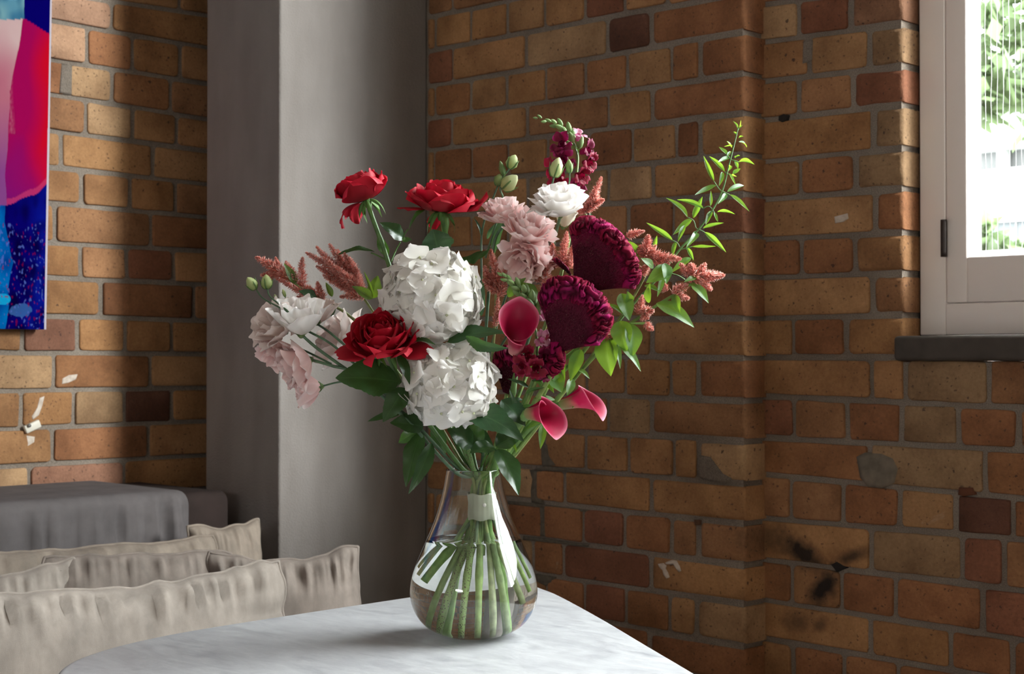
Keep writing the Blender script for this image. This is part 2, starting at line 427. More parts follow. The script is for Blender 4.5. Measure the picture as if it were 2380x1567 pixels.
CP = {(1, 5): RED, (2, 0): RED, (2, 2): PAL, (2, 3): DRK, (2, 4): ORG, (4, 0): RED, (7, 0): ORG, (14, 1): GRY, (15, 5): RED, (15, 6): ORG, (16, 3): ORG, (16, 4): [(.2, .085, .05)],
      (17, 5): RED, (17, 6): ORG, (17, 8): PAL, (15, 7): TAN, (15, 8): TAN, (18, 4): ORG, (3, 7): ORG, (5, 7): ORG, (13, 8): PAL, (15, 3): ORG, (14, 4): TAN, (6, 4): TAN, (12, 3): GRY, (16, 2): GRY, (7, 8): RED}
course_wall(wb, 'y', PY, 993, 1729, LP, JP, CXR+.002, PX1, .0058, .11, CP, corner=True)
# recessed strip beside and under the window
LR = [(-85, -125), (10, -30), (97, 54), (189, 151), (278, 242), (375, 342), (463, 438), (556, 539), (646, 635), (740, 732), (830, 832), (922, 936), (1018, 1034),
      (1104, 1134), (1205, 1232), (1301, 1340), (1396, 1446), (1486, 1541), (1580, 1642), (1672, 1742)]
JR = [[2020], [1857, 1977], [1880, 2020], [1856, 1981], [2029], [1861, 1986], [2032], [1862, 1985], [2025], [1843, 1964],
      [2025, 2103, 2297, 2480, 2570], [1844, 1967, 2092, 2225, 2364, 2500, 2640], [2020, 2287, 2480, 2570], [1837, 1956, 2087, 2218, 2351, 2490, 2630], [2021, 2233, 2330, 2560], [1839, 1954, 2079, 2281, 2400, 2530],
      [2020, 2205, 2348, 2560], [1839, 1958, 2084, 2290, 2420, 2560], [2025, 2230, 2440, 2560]]
CR = {(1, 1): RED, (1, 2): [(.27, .14, .085)], (2, 2): GRY, (3, 2): RED, (3, 1): TAN, (4, 1): GRY, (5, 1): ORG, (5, 0): TAN, (6, 1): ORG, (6, 0): TAN, (7, 0): ORG, (9, 1): ORG, (5, 2): GRY,
      (10, 0): TAN, (10, 2): GRY, (10, 3): TAN, (11, 0): RED, (11, 1): TAN, (11, 2): ORG, (11, 3): GRY, (11, 4): ORG, (12, 0): ORG, (12, 1): GRY, (12, 2): ORG, (13, 2): ORG, (13, 3): TAN, (13, 4): DRK, (13, 5): ORG,
      (14, 1): GRY, (14, 2): RED, (15, 2): ORG, (15, 3): ORG, (15, 4): RED, (16, 0): TAN, (16, 1): TAN, (16, 2): ORG, (17, 2): ORG, (17, 3): ORG}
course_wall(wb, 'y', RY, 1778, 2100, LR, JR, PX1-.035, lambda k: JX if k < 10 else -.85, .0060, .11, CR, corner=True)
# left wall
LL = [(-205, -125), (-118, -44), (-36, 35), (27, 110), (120, 193), (202, 275), (288, 350), (375, 427), (461, 504), (559, 583), (640, 661), (731, 746), (819, 824), (909, 902), (998, 980),
      (1085, 1059), (1176, 1137), (1262, 1214)]
JL = [[-30, 54, 188, 300, 410], [-300, -40, 170, 416], [-420, -180, -60, 54, 258], [-300, -190, -40, 60, 201, 307, 418], [-420, -180, 20, 155, 260, 395], [-300, -190, -40, 70, 198, 308, 410],
      [-420, -180, -60, 141, 356], [-300, -190, -40, 60, 189, 302, 407], [-420, -180, -60, 127, 351], [-300, -190, -40, 60, 188, 295, 404], [-420, -180, 20, 235, 451],
      [-300, -190, -60, 54, 181, 293, 400], [-420, -280, -120, 127, 351], [-300, -190, -80, 51, 173, 290, 401], [-420, -300, -120, 124, 346], [-300, -200, -60, 71, 290], [-420, -300, -120, 124, 346]]
CL = {(12, 4): [(.22, .105, .07)], (14, 6): DRK, (16, 4): [(.24, .12, .08)], (16, 3): PAL, (10, 6): RED, (6, 5): PAL, (13, 2): PAL, (13, 3): PAL, (5, 4): PAL, (4, 4): [(.42, .25, .16)], (3, 4): [(.42, .25, .17)], (11, 3): TAN, (16, 6): RED}
CL = {(k-1, i): v for (k, i), v in CL.items()}
course_wall(wl, 'x', LX, 0, 475, LL, JL, .95, 2.62, .0060, .10, CL)

# plaster and lime smears standing a little proud of the old brickwork
def blob(name, parent, pts, axis, plane, thick, mat, seed=0):
    "thin irregular patch, outline given in photo pixels"
    at = (lambda px, py: ony(px, py, plane)) if axis == 'y' else (lambda px, py: onx(px, py, plane))
    P = [at(*p) for p in pts]; n = len(P); d = Vector((0, -1, 0)) if axis == 'y' else Vector((1, 0, 0))
    c = sum(P, Vector())/n
    V = [p - d*.012 for p in P] + [p + d*thick*.6 for p in P] + [c+(p-c)*.8 + d*thick for p in P] + [c + d*thick]
    F = []
    for r in (0, 1):
        for i in range(n): F.append((r*n+i, r*n+(i+1) % n, (r+1)*n+(i+1) % n, (r+1)*n+i))
    F += [(2*n+i, 2*n+(i+1) % n, 3*n) for i in range(n)]
    me = mesh(name, V, F, True); bm = bmesh.new(); bm.from_mesh(me); bmesh.ops.recalc_face_normals(bm, faces=bm.faces); bm.to_mesh(me); bm.free()
    return link(name, me, mat, parent)
x = N('lime_plaster'); x.bsdf(Base_Color=x.ramp(x.noise(x.pos(), 70, 4), [(.3, (.42, .34, .28)), (.7, (.62, .54, .47))]), Roughness=.95); M_lime = x.m
x = N('grey_cement'); x.bsdf(Base_Color=x.ramp(x.noise(x.pos(), 40, 4), [(.3, (.10, .085, .065)), (.7, (.19, .155, .12))]), Roughness=.95); M_cem = x.m
blob('plaster_smear', wb, [(1530, 1311), (1542, 1309), (1549, 1315), (1547, 1322), (1553, 1332), (1556, 1342), (1550, 1345), (1543, 1336), (1541, 1326), (1534, 1319)], 'y', PY, .003, M_lime)
blob('plaster_smear', wb, [(1547, 1308), (1560, 1302), (1571, 1304), (1579, 1315), (1583, 1327), (1579, 1330), (1573, 1319), (1566, 1307), (1556, 1308), (1549, 1312)], 'y', PY, .0025, M_lime)
blob('cement_patch', wb, [(1626, 1058), (1650, 1062), (1664, 1080), (1680, 1101), (1700, 1112), (1690, 1122), (1650, 1118), (1624, 1110), (1620, 1085)], 'y', PY, .002, M_mortar)
blob('cement_patch', wb, [(1992, 1062), (2012, 1052), (2050, 1055), (2076, 1066), (2088, 1090), (2080, 1122), (2050, 1135), (2018, 1132), (2000, 1110)], 'y', RY, .0035, M_cem)
blob('plaster_smear', wb, [(1940, 504), (1955, 500), (1970, 496), (1972, 508), (1960, 516), (1942, 519)], 'y', RY, .0025, M_lime)
blob('cement_patch', wb, [(1868, 95), (1889, 93), (1887, 140), (1866, 148)], 'y', RY, .002, M_mortar)
blob('cement_patch', wl, [(143, 147), (167, 152), (166, 220), (138, 216)], 'x', LX, .002, M_mortar)
blob('plaster_smear', wl, [(92, 925), (103, 921), (98, 942), (90, 965), (76, 976), (74, 968), (86, 948)], 'x', LX, .002, M_lime)
blob('plaster_smear', wl, [(60, 1010), (82, 1012), (80, 1035), (70, 1056), (60, 1054), (63, 1030)], 'x', LX, .002, M_lime)
blob('plaster_smear', wl, [(145, 880), (160, 872), (180, 870), (176, 882), (158, 890), (143, 893)], 'x', LX, .002, M_lime)
blob('plaster_smear', wl, [(118, 1090), (125, 1090), (124, 1120), (120, 1148), (112, 1146), (115, 1115)], 'x', LX, .0015, M_lime)
x = N('dark_old_mortar'); x.bsdf(Base_Color=x.ramp(x.noise(x.pos(), 90, 4), [(.3, (.075, .062, .046)), (.7, (.13, .108, .08))]), Roughness=.95); M_old = x.m
for pts in ([(1231, 1092), (1258, 1095), (1262, 1120), (1256, 1150), (1262, 1172), (1236, 1168), (1234, 1140), (1238, 1115)], [(1255, 1178), (1268, 1180), (1267, 1215), (1269, 1248), (1256, 1246), (1257, 1210)],
            [(1258, 1030), (1272, 1034), (1276, 1060), (1292, 1082), (1262, 1086), (1258, 1060)], [(1268, 1084), (1310, 1088), (1372, 1097), (1370, 1102), (1310, 1096), (1240, 1092)], [(1180, 1164), (1240, 1170), (1300, 1178), (1370, 1186), (1368, 1191), (1296, 1184), (1180, 1172)],
            [(1216, 1246), (1270, 1252), (1330, 1262), (1366, 1266), (1364, 1271), (1300, 1264), (1216, 1255)], [(1244, 1334), (1290, 1342), (1286, 1354), (1268, 1362), (1248, 1352)]):
    blob('dark_mortar', wb, pts, 'y', PY, .0016, M_old)
# flaked hole in the bed joint
M_dark = simple('dark_hole', (.012, .009, .008), .9)
blob('chipped_hole', wb, [(1811, 270), (1822, 265), (1833, 268), (1830, 280), (1818, 284), (1810, 280)], 'y', RY, .0022, M_dark)
blob('chipped_hole', wb, [(1932, 1312), (1946, 1304), (1960, 1312), (1970, 1320), (1955, 1326), (1946, 1330), (1940, 1322)], 'y', RY, .0028, M_dark)
blob('rust_block', wb, [(2230, 1133), (2262, 1134), (2268, 1150), (2240, 1154), (2228, 1150)], 'y', RY, .004, simple('rusty_clay', (.11, .035, .014), .9))
blob('rust_block', wb, [(1614, 1208), (1627, 1209), (1627, 1221), (1616, 1221)], 'y', PY, .003, simple('rusty_clay', (.09, .04, .02), .9))

# small cable clip screwed to the left wall
ct = onx(78, 992, LX+.012)
clip = empty('cable_clip', ct - Vector((.012, 0, 0)), 'small white plastic cable clip screwed to the brick wall left of the column', 'clip')
b = bevel_box('clip_body', (-.001, -.021, -.010), (.011, .021, .010), .003, 2); b.transform(Matrix.Translation(clip.location) @ Matrix.Rotation(math.radians(22), 4, 'X'))
link('clip_body', b, simple('ivory_plastic', (.62, .58, .5), .5), clip)
V, F = tube([ct+Vector((0, -.012, .003)), ct+Vector((.004, -.012, .003))], .0042, 3, 10, raw=False)
link('screw_head', mesh('screw_head', V, F), simple('dull_steel', (.2, .19, .18), .5, Metallic=.7), clip)

# ------------------------------------------------------------------ window 1
win = tag(empty('window_1', (JX, RY, WZ0), None, None), kind='structure')
FY = 2.742
def wbox(name, a, b, m, bev=.003, parent=win): return link(name, bevel_box(name, a, b, bev, 2), m, parent)
fx = -1.5885                                            # frame's left side, a dark gap from the reveal
sx, gx = -1.5305, -1.4860
szb, gzb = 1.2665, 1.3555
wbox('window_frame', (fx, FY, 1.203), (sx-.0012, 2.86, WZ1), M_frame)
wbox('window_frame', (sx-.0012, FY, 1.203), (WX1, 2.86, szb-.0015), M_frame)
mid = -.02
wbox('window_sash', (sx, FY+.001, szb), (gx, 2.80, WZ1-.06), M_frame)
wbox('window_sash', (gx, FY+.001, szb), (mid, 2.80, gzb), M_frame)
wbox('window_sash', (mid-.03, FY+.02, gzb), (mid, 2.78, WZ1-.06), M_frame)
for mx in (mid+.002,): wbox('window_frame', (mx, FY+.02, szb-.0015), (mx+.05, 2.80, WZ1), M_frame)
wbox('window_frame', (fx, FY, WZ1-.055), (WX1, 2.86, WZ1), M_frame)
# sloping glazing beads round the left pane
M_bead = simple('glazing_bead_paint', (.8, .78, .76), .35)
mb = MB()
mb.add([(gx, FY+.004, gzb), (gx+.016, 2.772, gzb+.013), (gx+.016, 2.772, WZ1-.07), (gx, FY+.004, WZ1-.06), (gx, 2.785, gzb), (gx, 2.785, WZ1-.06)], [(0, 1, 2, 3), (0, 4, 1), (3, 2, 5)])
link('glazing_bead', mb.make('glazing_bead', False), M_bead, win)
mb = MB()
mb.add([(gx, FY+.004, gzb), (mid-.03, FY+.004, gzb), (mid-.046, 2.772, gzb+.013), (gx+.016, 2.772, gzb+.013)], [(0, 1, 2, 3)])
link('glazing_bead', mb.make('glazing_bead', False), M_bead, win)
x = N('window_glass'); gl = x.n('ShaderNodeBsdfGlossy'); x.set(gl, Roughness=.02, Color=(1, 1, 1)); tr = x.n('ShaderNodeBsdfTransparent'); x.set(tr, Color=(.93, .96, .95))
lw = x.n('ShaderNodeLayerWeight'); x.set(lw, Blend=.5); ms = x.n('ShaderNodeMixShader'); x.l(x.math('ADD', x.math('MULTIPLY', x.math('POWER', lw.outputs['Facing'], 6.0), .45), .03), ms.inputs[0]); x.l(tr.outputs[0], ms.inputs[1]); x.l(gl.outputs[0], ms.inputs[2]); x.l(ms.outputs[0], x.out.inputs[0]); M_pane = x.m
mb = MB(); mb.box((gx+.01, 2.772, gzb+.005), (mid-.04, 2.776, WZ1-.065)); link('pane', mb.make('pane', False), M_pane, win)
mb = MB(); mb.box((mid+.052, 2.772, szb), (WX1-.01, 2.776, WZ1-.06)); link('pane', mb.make('pane', False), M_pane, win)
M_wire = simple('glass_wire', (.75, .76, .75), .35, Metallic=.3)
r2 = random.Random(5)
for i in range(14):                                     # fine wavy wires cast in the glass
    xw = gx+.024+i*.0125
    pts = [Vector((xw+math.sin(z*55+i)*.0008+r2.uniform(-.0003, .0003), 2.774, z)) for z in np.linspace(gzb+.012, WZ1-.1, 60)]
    V, F = tube(pts,   .00032, 120, 4, caps=False); link('wire', mesh('wire', V, F), M_wire, win)
M_hinge = simple('bronze_hinge', (.03, .02, .017), .5, Metallic=.4)
h0 = ony(2199, 511, FY); h1 = ony(2199, 597, FY)
V, F = tube([(sx-.002, FY-.005, h1.z), (sx-.002, FY-.005, h0.z)], .0062, 8, 12); link('hinge', mesh('hinge', V, F), M_hinge, win)
V, F = tube([(sx-.002, FY-.005, 2.9), (sx-.002, FY-.005, 3.0)], .0062, 8, 12); link('hinge', mesh('hinge', V, F), M_hinge, win)
# black strip filling the dark gap beside the frame
wbox('gap_strip', (JX-.003, FY+.008, 1.19), (fx, 2.86, WZ1), M_dark, .001)
# window board
x = N('dark_sill_paint'); x.bsdf(Base_Color=x.ramp(x.noise(x.pos(), 30, 4), [(.3, (.046, .037, .030)), (.7, (.068, .055, .045))]), Roughness=.75); M_sill = x.m
me = bevel_box('window_sill', (JX-.014, RY-.016, 1.1525), (WX1+.02, FY+.03, 1.2015), .008, 3)
link('window_sill', me, M_sill, win)

# unseen window added behind the viewer for fill light: plain frame with glazing
fill_win = tag(empty('fill_window', (-.45, RY0, 1.7), None, None), kind='structure')
for a, b in (((-.45, RY0-.2, 1.7), (-.40, RY0-.1, 2.1)), ((1.0, RY0-.2, 1.7), (1.05, RY0-.1, 2.1)), ((-.40, RY0-.2, 1.7), (1.0, RY0-.1, 1.75)), ((-.40, RY0-.2, 2.05), (1.0, RY0-.1, 2.1)), ((.28, RY0-.2, 1.75), (.32, RY0-.1, 2.05))):
    wbox('window_frame', a, b, M_frame, .004, fill_win)

# ------------------------------------------------------------------ outside
M_ground = simple('pale_paving', (.14, .135, .13), .9)
structure('ground_outside', (-40, 3.05, -.45), (30, 45, -.35), M_ground)
ext = empty('neighbouring_building', (-3.9, 7.6, -.35), 'pale building with white window bars and grey panels seen through the window', 'building')
M_ew = simple('white_render', (.45, .46, .45), .8); M_ed = simple('grey_tiles', (.055, .057, .057), .6); M_ep = simple('blue_grey_panel', (.06, .069, .075), .6)
EY = 7.6
def eb(name, px0, py0, px1, py1, y0, dep, m):
    a = ony(px0, py0, y0); b2 = ony(px1, py1, y0); mb = MB()
    mb.box((min(a.x, b2.x), y0, min(a.z, b2.z)), (max(a.x, b2.x), y0+dep, max(a.z, b2.z))); return link(name, mb.make(name, False), m, ext)
eb('facade', 2150, 100, 2750, 740, EY+.1, .3, M_ed)
eb('band', 2150, 408, 2750, 488, EY, .12, M_ew)
eb('panel', 2150, 490, 2750, 900, EY+.03, .08, M_ep)
for p0 in (2316, 2480): eb('mullion', p0, 130, p0+15, 410, EY+.02, .1, M_ew)
for p0 in (140, 296): eb('transom', 2150, p0-7, 2750, p0+7, EY+.015, .1, M_ew)
for k in range(9): eb('panel_joint', 2180+k*45, 490, 2183+k*45, 900, EY+.022, .02, M_ew)
# leafy tree and low plant outside
M_tleaf = petal_mat('outside_leaf', .5, .5); 
def outside_plant(name, label, cat, pts, n, size, base, seed, stem_to):
    root = empty(name, base, label, cat); r = random.Random(seed); mb = MB()
    for i in range(n):
        c, rad = r.choice(pts); c = Vector(c); d = Vector((r.gauss(0, 1), r.gauss(0, 1), r.gauss(0, 1))).normalized()*rad*r.random()**.4
        q = c+d; a = Vector((r.uniform(-1, 1), r.uniform(-1, 1), r.uniform(-1, .6))).normalized(); s = a.cross(Vector((r.uniform(-1, 1), r.uniform(-1, 1), 1))).normalized()
        L = size*r.uniform(.7, 1.3); g = r.uniform(.75, 1.25); col = (.115*g, .16*g, .075*g)
        mb.add([q, q+a*L*.5+s*L*.22, q+a*L, q+a*L*.5-s*L*.22], [(0, 1, 2, 3)], col=col)
    tag(link('foliage', mb.make('foliage'), M_tleaf, root), kind='stuff')
    for c, rad in pts[-2:]:
        V, F = tube([Vector(base), (Vector(base)+Vector(c))/2+Vector((.1, .05, .1)), Vector(c)], [.05, .03, .012], 12, 6)
        link('branch', mesh('branch', V, F), M_trunk, root)
M_trunk = simple('bark', (.10, .075, .055), .9)
tb = ony(2600, 1000, 5.6); tb.z = -.35
outside_plant('leafy_tree', 'light green leafy tree outside behind the window glass', 'tree', [(ony(2290, 30, 5.6), .22), (ony(2365, 75, 5.7), .27), (ony(2274, 165, 5.5), .12), (ony(2390, 205, 5.8), .13), (ony(2268, 240, 5.5), .06), (ony(2480, 40, 5.6), .5), (ony(2600, 150, 5.6), .5)], 760, .12, tb, 11, None)
pb = ony(2300, 640, 6.6); pb.z = -.35
outside_plant('garden_shrub', 'low pale green shrub outside at the foot of the window', 'shrub', [(ony(2285, 585, 6.6), .13), (ony(2355, 590, 6.7), .08), (ony(2270, 545, 6.6), .07), (ony(2420, 640, 6.6), .2)], 260, .13, pb, 12, None)
# ------------------------------------------------------------------ painting on the left wall
def paint(px, py):
    n = lambda s, o=0: mnoise.noise(Vector((px*s+o, py*s*.55, o*1.7)))
    wob = n(.02)*7
    navy, royal, teal, cyan = srgb(8, 2, 105), srgb(10, 25, 150), srgb(95, 150, 175), srgb(0, 120, 200)
    mag, red, pur, pink, cream = srgb(165, 10, 85), srgb(205, 12, 40), srgb(120, 20, 120), srgb(190, 110, 130), srgb(215, 180, 180)
    def lerp(a, b, t): t = min(1, max(0, t)); return tuple(p+(q-p)*t for p, q in zip(a, b))
    top = 45+max(0, px-57)*.58+wob*.4
    low = 472-max(0, px-35)*.55+n(.03, 4)*12 + max(0, 35-px)*.1
    if py < top:
        c = navy if px > 57+wob*.5 else lerp(teal, srgb(140, 185, 190), .5+n(.03, 2))
        if px <= 57: c = lerp(c, srgb(35, 100, 140), n(.06, 9)+.25)
        return c
    if py < low:
        edge = 55-(py-45)*.19+wob if py < 210 else 22-(py-210)*.04+wob
        if px < edge:
            c = lerp(cream, pink, (py-60)/180+n(.02, 5)*.5); c = lerp(c, srgb(140, 70, 140), (py-230)/170); return c
        c = lerp(mag, red, (px-70)/45+n(.012, 6)*.9); c = lerp(c, pur, (py-320)/150*(1.2-px/95)+n(.02, 8)*.4)
        d = abs(px-26-n(.02, 7)*6)
        if 160 < py < 310 and d < 9: c = lerp(c, pink, .7*(1-d/9)*(.5+.8*n(.25, 3)))
        if low-py < 14: c = lerp(c, srgb(205, 60, 110), .6)
        return c
    c = lerp(navy, royal, (px-40)/70*.8+n(.025, 11)*.9)
    c = lerp(c, srgb(5, 0, 60), .35+n(.05, 12)*1.1)
    dd = 32-abs(py-610)*.17+n(.03, 13)*12
    if px < dd: c = lerp(c, lerp(cyan, srgb(0, 60, 150), n(.03, 14)+.4), .85)
    if (px-4)**2/400+(py-695)**2/170 < 1+n(.05, 3)*.4: c = srgb(20, 160, 215)
    if (px-50)**2/600+(py-722)**2/300 < 1+n(.1, 15)*.8: c = lerp(c, srgb(70, 120, 190), .55)
    s = n(.22, 16)
    if s > .34 and py > 520: c = lerp(c, srgb(90, 110, 200) if n(.1, 17) > -.1 else srgb(130, 10, 60), .65)
    return c
pr = onx(120, 20, LX+.045); plb = onx(107, 766, LX+.045)
pz0, pz1 = plb.z, 2.55
py1t, py1b = pr.y, plb.y
y0 = -.05
pe = empty('abstract_painting', (LX, (y0+py1t)/2, pz0), 'glossy abstract canvas in magenta, red and deep blue on the brick wall', 'painting')
def pyr(z): return py1b+(py1t-py1b)*(z-pz0)/(pr.z-pz0)
nz_, ny_ = 430, 360
P = np.zeros((nz_, ny_, 3)); C = np.zeros((nz_, ny_, 3))
for i, t in enumerate(np.linspace(0, 1, nz_)):
    z = pz0+(pz1-pz0)*t**1.25; ye = pyr(z)
    for j, s in enumerate(np.linspace(0, 1, ny_)):
        yv = onx(-30, 400, LX+.045).y; y = y0+(yv-y0)*(s/.36) if s < .36 else yv+(ye-yv)*(s-.36)/.64
        P[i, j] = (LX+.0455, y, z)
        r = Vector((LX+.045, y, z))-EYE; q = r/r.dot(CF)
        px, py = FW/2+q.dot(RGT)*FPX, FH/2-q.dot(CU)*FPX
        C[i, j] = np.array(paint(px, py))*.60
        if ye-y < .0048: C[i, j] = (.42, .38, .44)
link('painted_face', grid('painted_face', P[:, ::-1], None, C[:, ::-1]), col_mat('gloss_paint', .7, spec=.0), pe)
mb = MB()
z0, z1 = pz0, pz1; xb, xf_ = LX+.012, LX+.0448
Vv = [(xb, y0, z0), (xb, pyr(z0), z0), (xb, pyr(z1), z1), (xb, y0, z1), (xf_, y0, z0), (xf_, pyr(z0), z0), (xf_, pyr(z1), z1), (xf_, y0, z1)]
mb.add(Vv, [(0, 3, 2, 1), (4, 5, 6, 7), (0, 1, 5, 4), (1, 2, 6, 5), (2, 3, 7, 6), (3, 0, 4, 7)])
link('canvas_edge', mb.make('canvas_edge', False), simple('canvas_side', (.03, .01, .30), .4), pe)
mb = MB(); mb.box((LX, .4, 2.3), (LX+.014, .9, 2.34)); link('hanging_rail', mb.make('hanging_rail', False), simple('pine', (.4, .28, .16), .7), pe)

# ------------------------------------------------------------------ sofa
def fabric(name, col, rough=.9, sheen=.3, fine=900, var=.18, nap=0.):
    x = N(name); p = x.pos()
    c = x.mix(1.0, col, x.ramp(x.noise(p, 14, 4, .6), [(.3, 1-var), (.7, 1+var)]), 'MULTIPLY')
    if nap:
        mp = x.n('ShaderNodeMapping'); x.l(p, mp.inputs[0]); mp.inputs['Scale'].default_value = (1, 1, .3)
        c = x.mix(1.0, c, x.ramp(x.noise(mp.outputs[0], 30, 5, .65), [(.3, 1-nap), (.7, 1+nap)]), 'MULTIPLY')
    b = x.bsdf(Base_Color=c, Roughness=rough, Specular_IOR_Level=.2); x.set(b, Sheen_Weight=sheen, Sheen_Roughness=.35, Sheen_Tint=c)
    x.l(x.bump(x.noise(p, fine, 2), .0006, .5), b.inputs['Normal'])
    return x.m
M_sofa = fabric('sofa_shade_brown', (.026, .017, .015), sheen=.0); M_pad = fabric('sofa_grey_pad', (.115, .102, .103), sheen=.05)
sofa = empty('sofa', (LX+.6, .6, 0), 'sofa with a grey gathered back pad and a dark shade-toned frame along the brick wall', 'sofa')
SY0, SY1 = -.9, 2.105
SBX = -3.045; SBZ = .843
def back_block(name, x0, x1, y0, y1, zt, zb, rr, mat, ruff, endr):
    nS, nA = 170, 40; P = np.zeros((nS, nA, 3))
    for i, t in enumerate(np.linspace(0, 1, nS)):
        y = y0+(y1-y0)*(1-(1-t)**1.8)
        e = min(1, max(0, (y1-y)/endr)); er = 1-math.sqrt(max(0, 1-(1-e)**2))
        for j, s in enumerate(np.linspace(0, 1, nA)):
            if s < .2: xx, zz = x0+(x1-rr-x0)*(s/.2), zt
            elif s < .42: a = (s-.2)/.22*pi/2; xx, zz = x1-rr+rr*math.sin(a), zt-rr+rr*math.cos(a)
            else: xx, zz = x1, (zt-rr)-(s-.42)/.58*(zt-rr-zb)
            d = zt-zz
            if ruff and s > .3:
                ru = mnoise.noise(Vector((y*34, d*1.5, 1.3)))+.6*mnoise.noise(Vector((y*75, d*2.0, 4.7)))
                xx += ru*ruff*math.exp(-((d-.085)/.055)**2)*min(1, e*2)
            P[i, j] = (xx-er*endr*.8*(s > .1), y, zz-er*endr*.5)
    link(name, grid(name, P), mat, sofa)
    for k, nm in ((-1, name+'_end'), (0, name+'_end')):
        link(nm, mesh(nm, [tuple(v) for v in P[k]]+[(x0, float(P[k][0][1]), zb)], [tuple(range(nA+1))], False), mat, sofa)
back_block('back_shade', LX+.012, SBX, SY0, SY1, SBZ, .43, .022, M_sofa, 0, .03)  # dark brown block puts the shade at the sofa's right end into colour
back_block('back_pad', LX+.02, SBX+.03, SY0+.02, 1.985, SBZ+.012, .43, .028, M_pad, .026, .05)
wb_ = lambda nm, a, b, w_: link(nm, bevel_box(nm, a, b, w_, 4), M_sofa, sofa)
wb_('sofa_base', (LX+.015, SY0, .10), (-2.22, SY1, .30), .02)
for k in range(2):
    wb_('seat_cushion', (SBX-.02, SY0+.01+k*1.5, .30), (-2.2, SY0+1.49+k*1.5, .435), .045)
for (lx, ly) in ((LX+.1, SY0+.1), (-2.32, SY0+.1), (LX+.1, SY1-.1), (-2.32, SY1-.1)):
    V, F = tube([(lx, ly, 0), (lx, ly, .105)], [.018, .024], 4, 12); link('leg', mesh('leg', V, F), M_trunk, sofa)

# ------------------------------------------------------------------ cushions
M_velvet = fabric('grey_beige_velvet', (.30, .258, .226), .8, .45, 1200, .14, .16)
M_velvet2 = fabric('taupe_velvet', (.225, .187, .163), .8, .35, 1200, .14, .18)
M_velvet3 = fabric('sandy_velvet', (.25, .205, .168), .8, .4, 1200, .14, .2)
def cushion(label, TR, yaw, lean, Wd, H, T, mat, seed, wr=1.0, sag=.0, roll=0., slump=0.):
    U = PV(math.cos(yaw), math.sin(yaw), 0); Nn = PV(math.sin(yaw), -math.cos(yaw), 0)
    V_ = (UPV*math.cos(lean) - Nn*math.sin(lean)).normalized()
    if roll: R = Matrix.Rotation(roll, 3, Nn); U = R @ U; V_ = R @ V_
    Nf = U.cross(V_)
    ctr = TR - U*Wd/2 - V_*H/2
    root = empty('cushion', ctr - UPV*(H/2), label, 'cushion', 'velvet cushions on the sofa')
    n, m = 46, 72; r = random.Random(seed); ph = r.uniform(0, 50)
    faces = []
    out = {}
    for side in (1, -1):
        P = np.zeros((n, m, 3))
        for i, v in enumerate(np.linspace(-1, 1, n)):
            for j, u in enumerate(np.linspace(-1, 1, m)):
                v2 = math.sin(v*pi/2)*.35+v*.65; u2 = math.sin(u*pi/2)*.35+u*.65
                bx = (1-.02*(1-v2*v2)*abs(u2)**3)*math.sqrt(1-.03*v2**10*u2**2); bz = (1-.02*(1-u2*u2)*abs(v2)**3)*math.sqrt(1-.03*u2**10*v2**2)
                prof = max(0, (1-abs(u2)**2.6)*(1-abs(v2)**2.6))**.5
                ev = 1-abs(v2); eu = 1-abs(u2)
                wri = math.exp(-(max(0, ev-.05)/.26)**2)*(mnoise.noise(Vector((u2*9*Wd/.4+ph, v2*1.1, side*3))) + 1.0*mnoise.noise(Vector((u2*21*Wd/.4+ph, v2*1.6, side*7))))
                wru = math.exp(-(max(0, eu-.05)/.22)**2)*mnoise.noise(Vector((u2*1.2, v2*8+ph, side*5)))
                soft = mnoise.noise(Vector((u2*1.8+ph, v2*1.8, side)))*.12
                d = T/2*prof*(1+soft+.52*wr*(wri*min(1, ev*7+.1)+wru*min(1, eu*7+.1)))
                edge = mnoise.noise(Vector((u2*5*Wd/.4+ph, v2*5, 9)))*.006*wr + mnoise.noise(Vector((u2*2.2+ph, v2*2.2, 3)))*.010
                sg = -sag*(1-u2*u2)*(v2+1)/2 - slump*(1-v2)*.0
                p = ctr+U*(Wd/2*u2*bx+edge*abs(u2)**4)+V_*(H/2*v2*bz+sg+edge*abs(v2)**4)+Nf*(side*d)
                P[i, j] = p
        out[side] = P
    me = D.meshes.new('cover')
    Pf, Pb = out[1], out[-1]
    V = list(Pf.reshape(-1, 3))+list(Pb.reshape(-1, 3)); F = grid_faces(n, m)+[tuple(reversed(f)) for f in grid_faces(n, m, off=n*m)]
    me = mesh('cover', V, F); bm = bmesh.new(); bm.from_mesh(me); bmesh.ops.remove_doubles(bm, verts=bm.verts, dist=.0004); bm.to_mesh(me); bm.free(); me.shade_smooth()
    link('cover', me, mat, root)
    rim = [Pf[0, j] for j in range(0, m, 2)]+[Pf[i, m-1] for i in range(0, n, 2)]+[Pf[n-1, j] for j in range(m-1, -1, -2)]+[Pf[i, 0] for i in range(n-1, -1, -2)]
    Vt, Ft = tube(rim, .0032, 260, 6); link('seam', mesh('seam', Vt, Ft), mat, root)
    return root
cushion('longest light grey velvet cushion in front, its seam puckered along the top', W(656, 1296, 2.90), .57, .20, .72, .36, .13, M_velvet, 1, 1.7, .028)
cushion('small light cushion whose rounded corner shows behind the front one at left', W(178, 1290, 3.0), .5, .15, .42, .34, .11, M_velvet, 2, 1.0, .03)
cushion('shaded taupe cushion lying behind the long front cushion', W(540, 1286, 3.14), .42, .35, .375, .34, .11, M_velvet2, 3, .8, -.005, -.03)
cushion('taupe cushion nearest the plaster column with a pinched top corner', W(834, 1268, 3.04), .30, .22, .295, .37, .12, M_velvet2, 4, 1.0, .02, -.0)
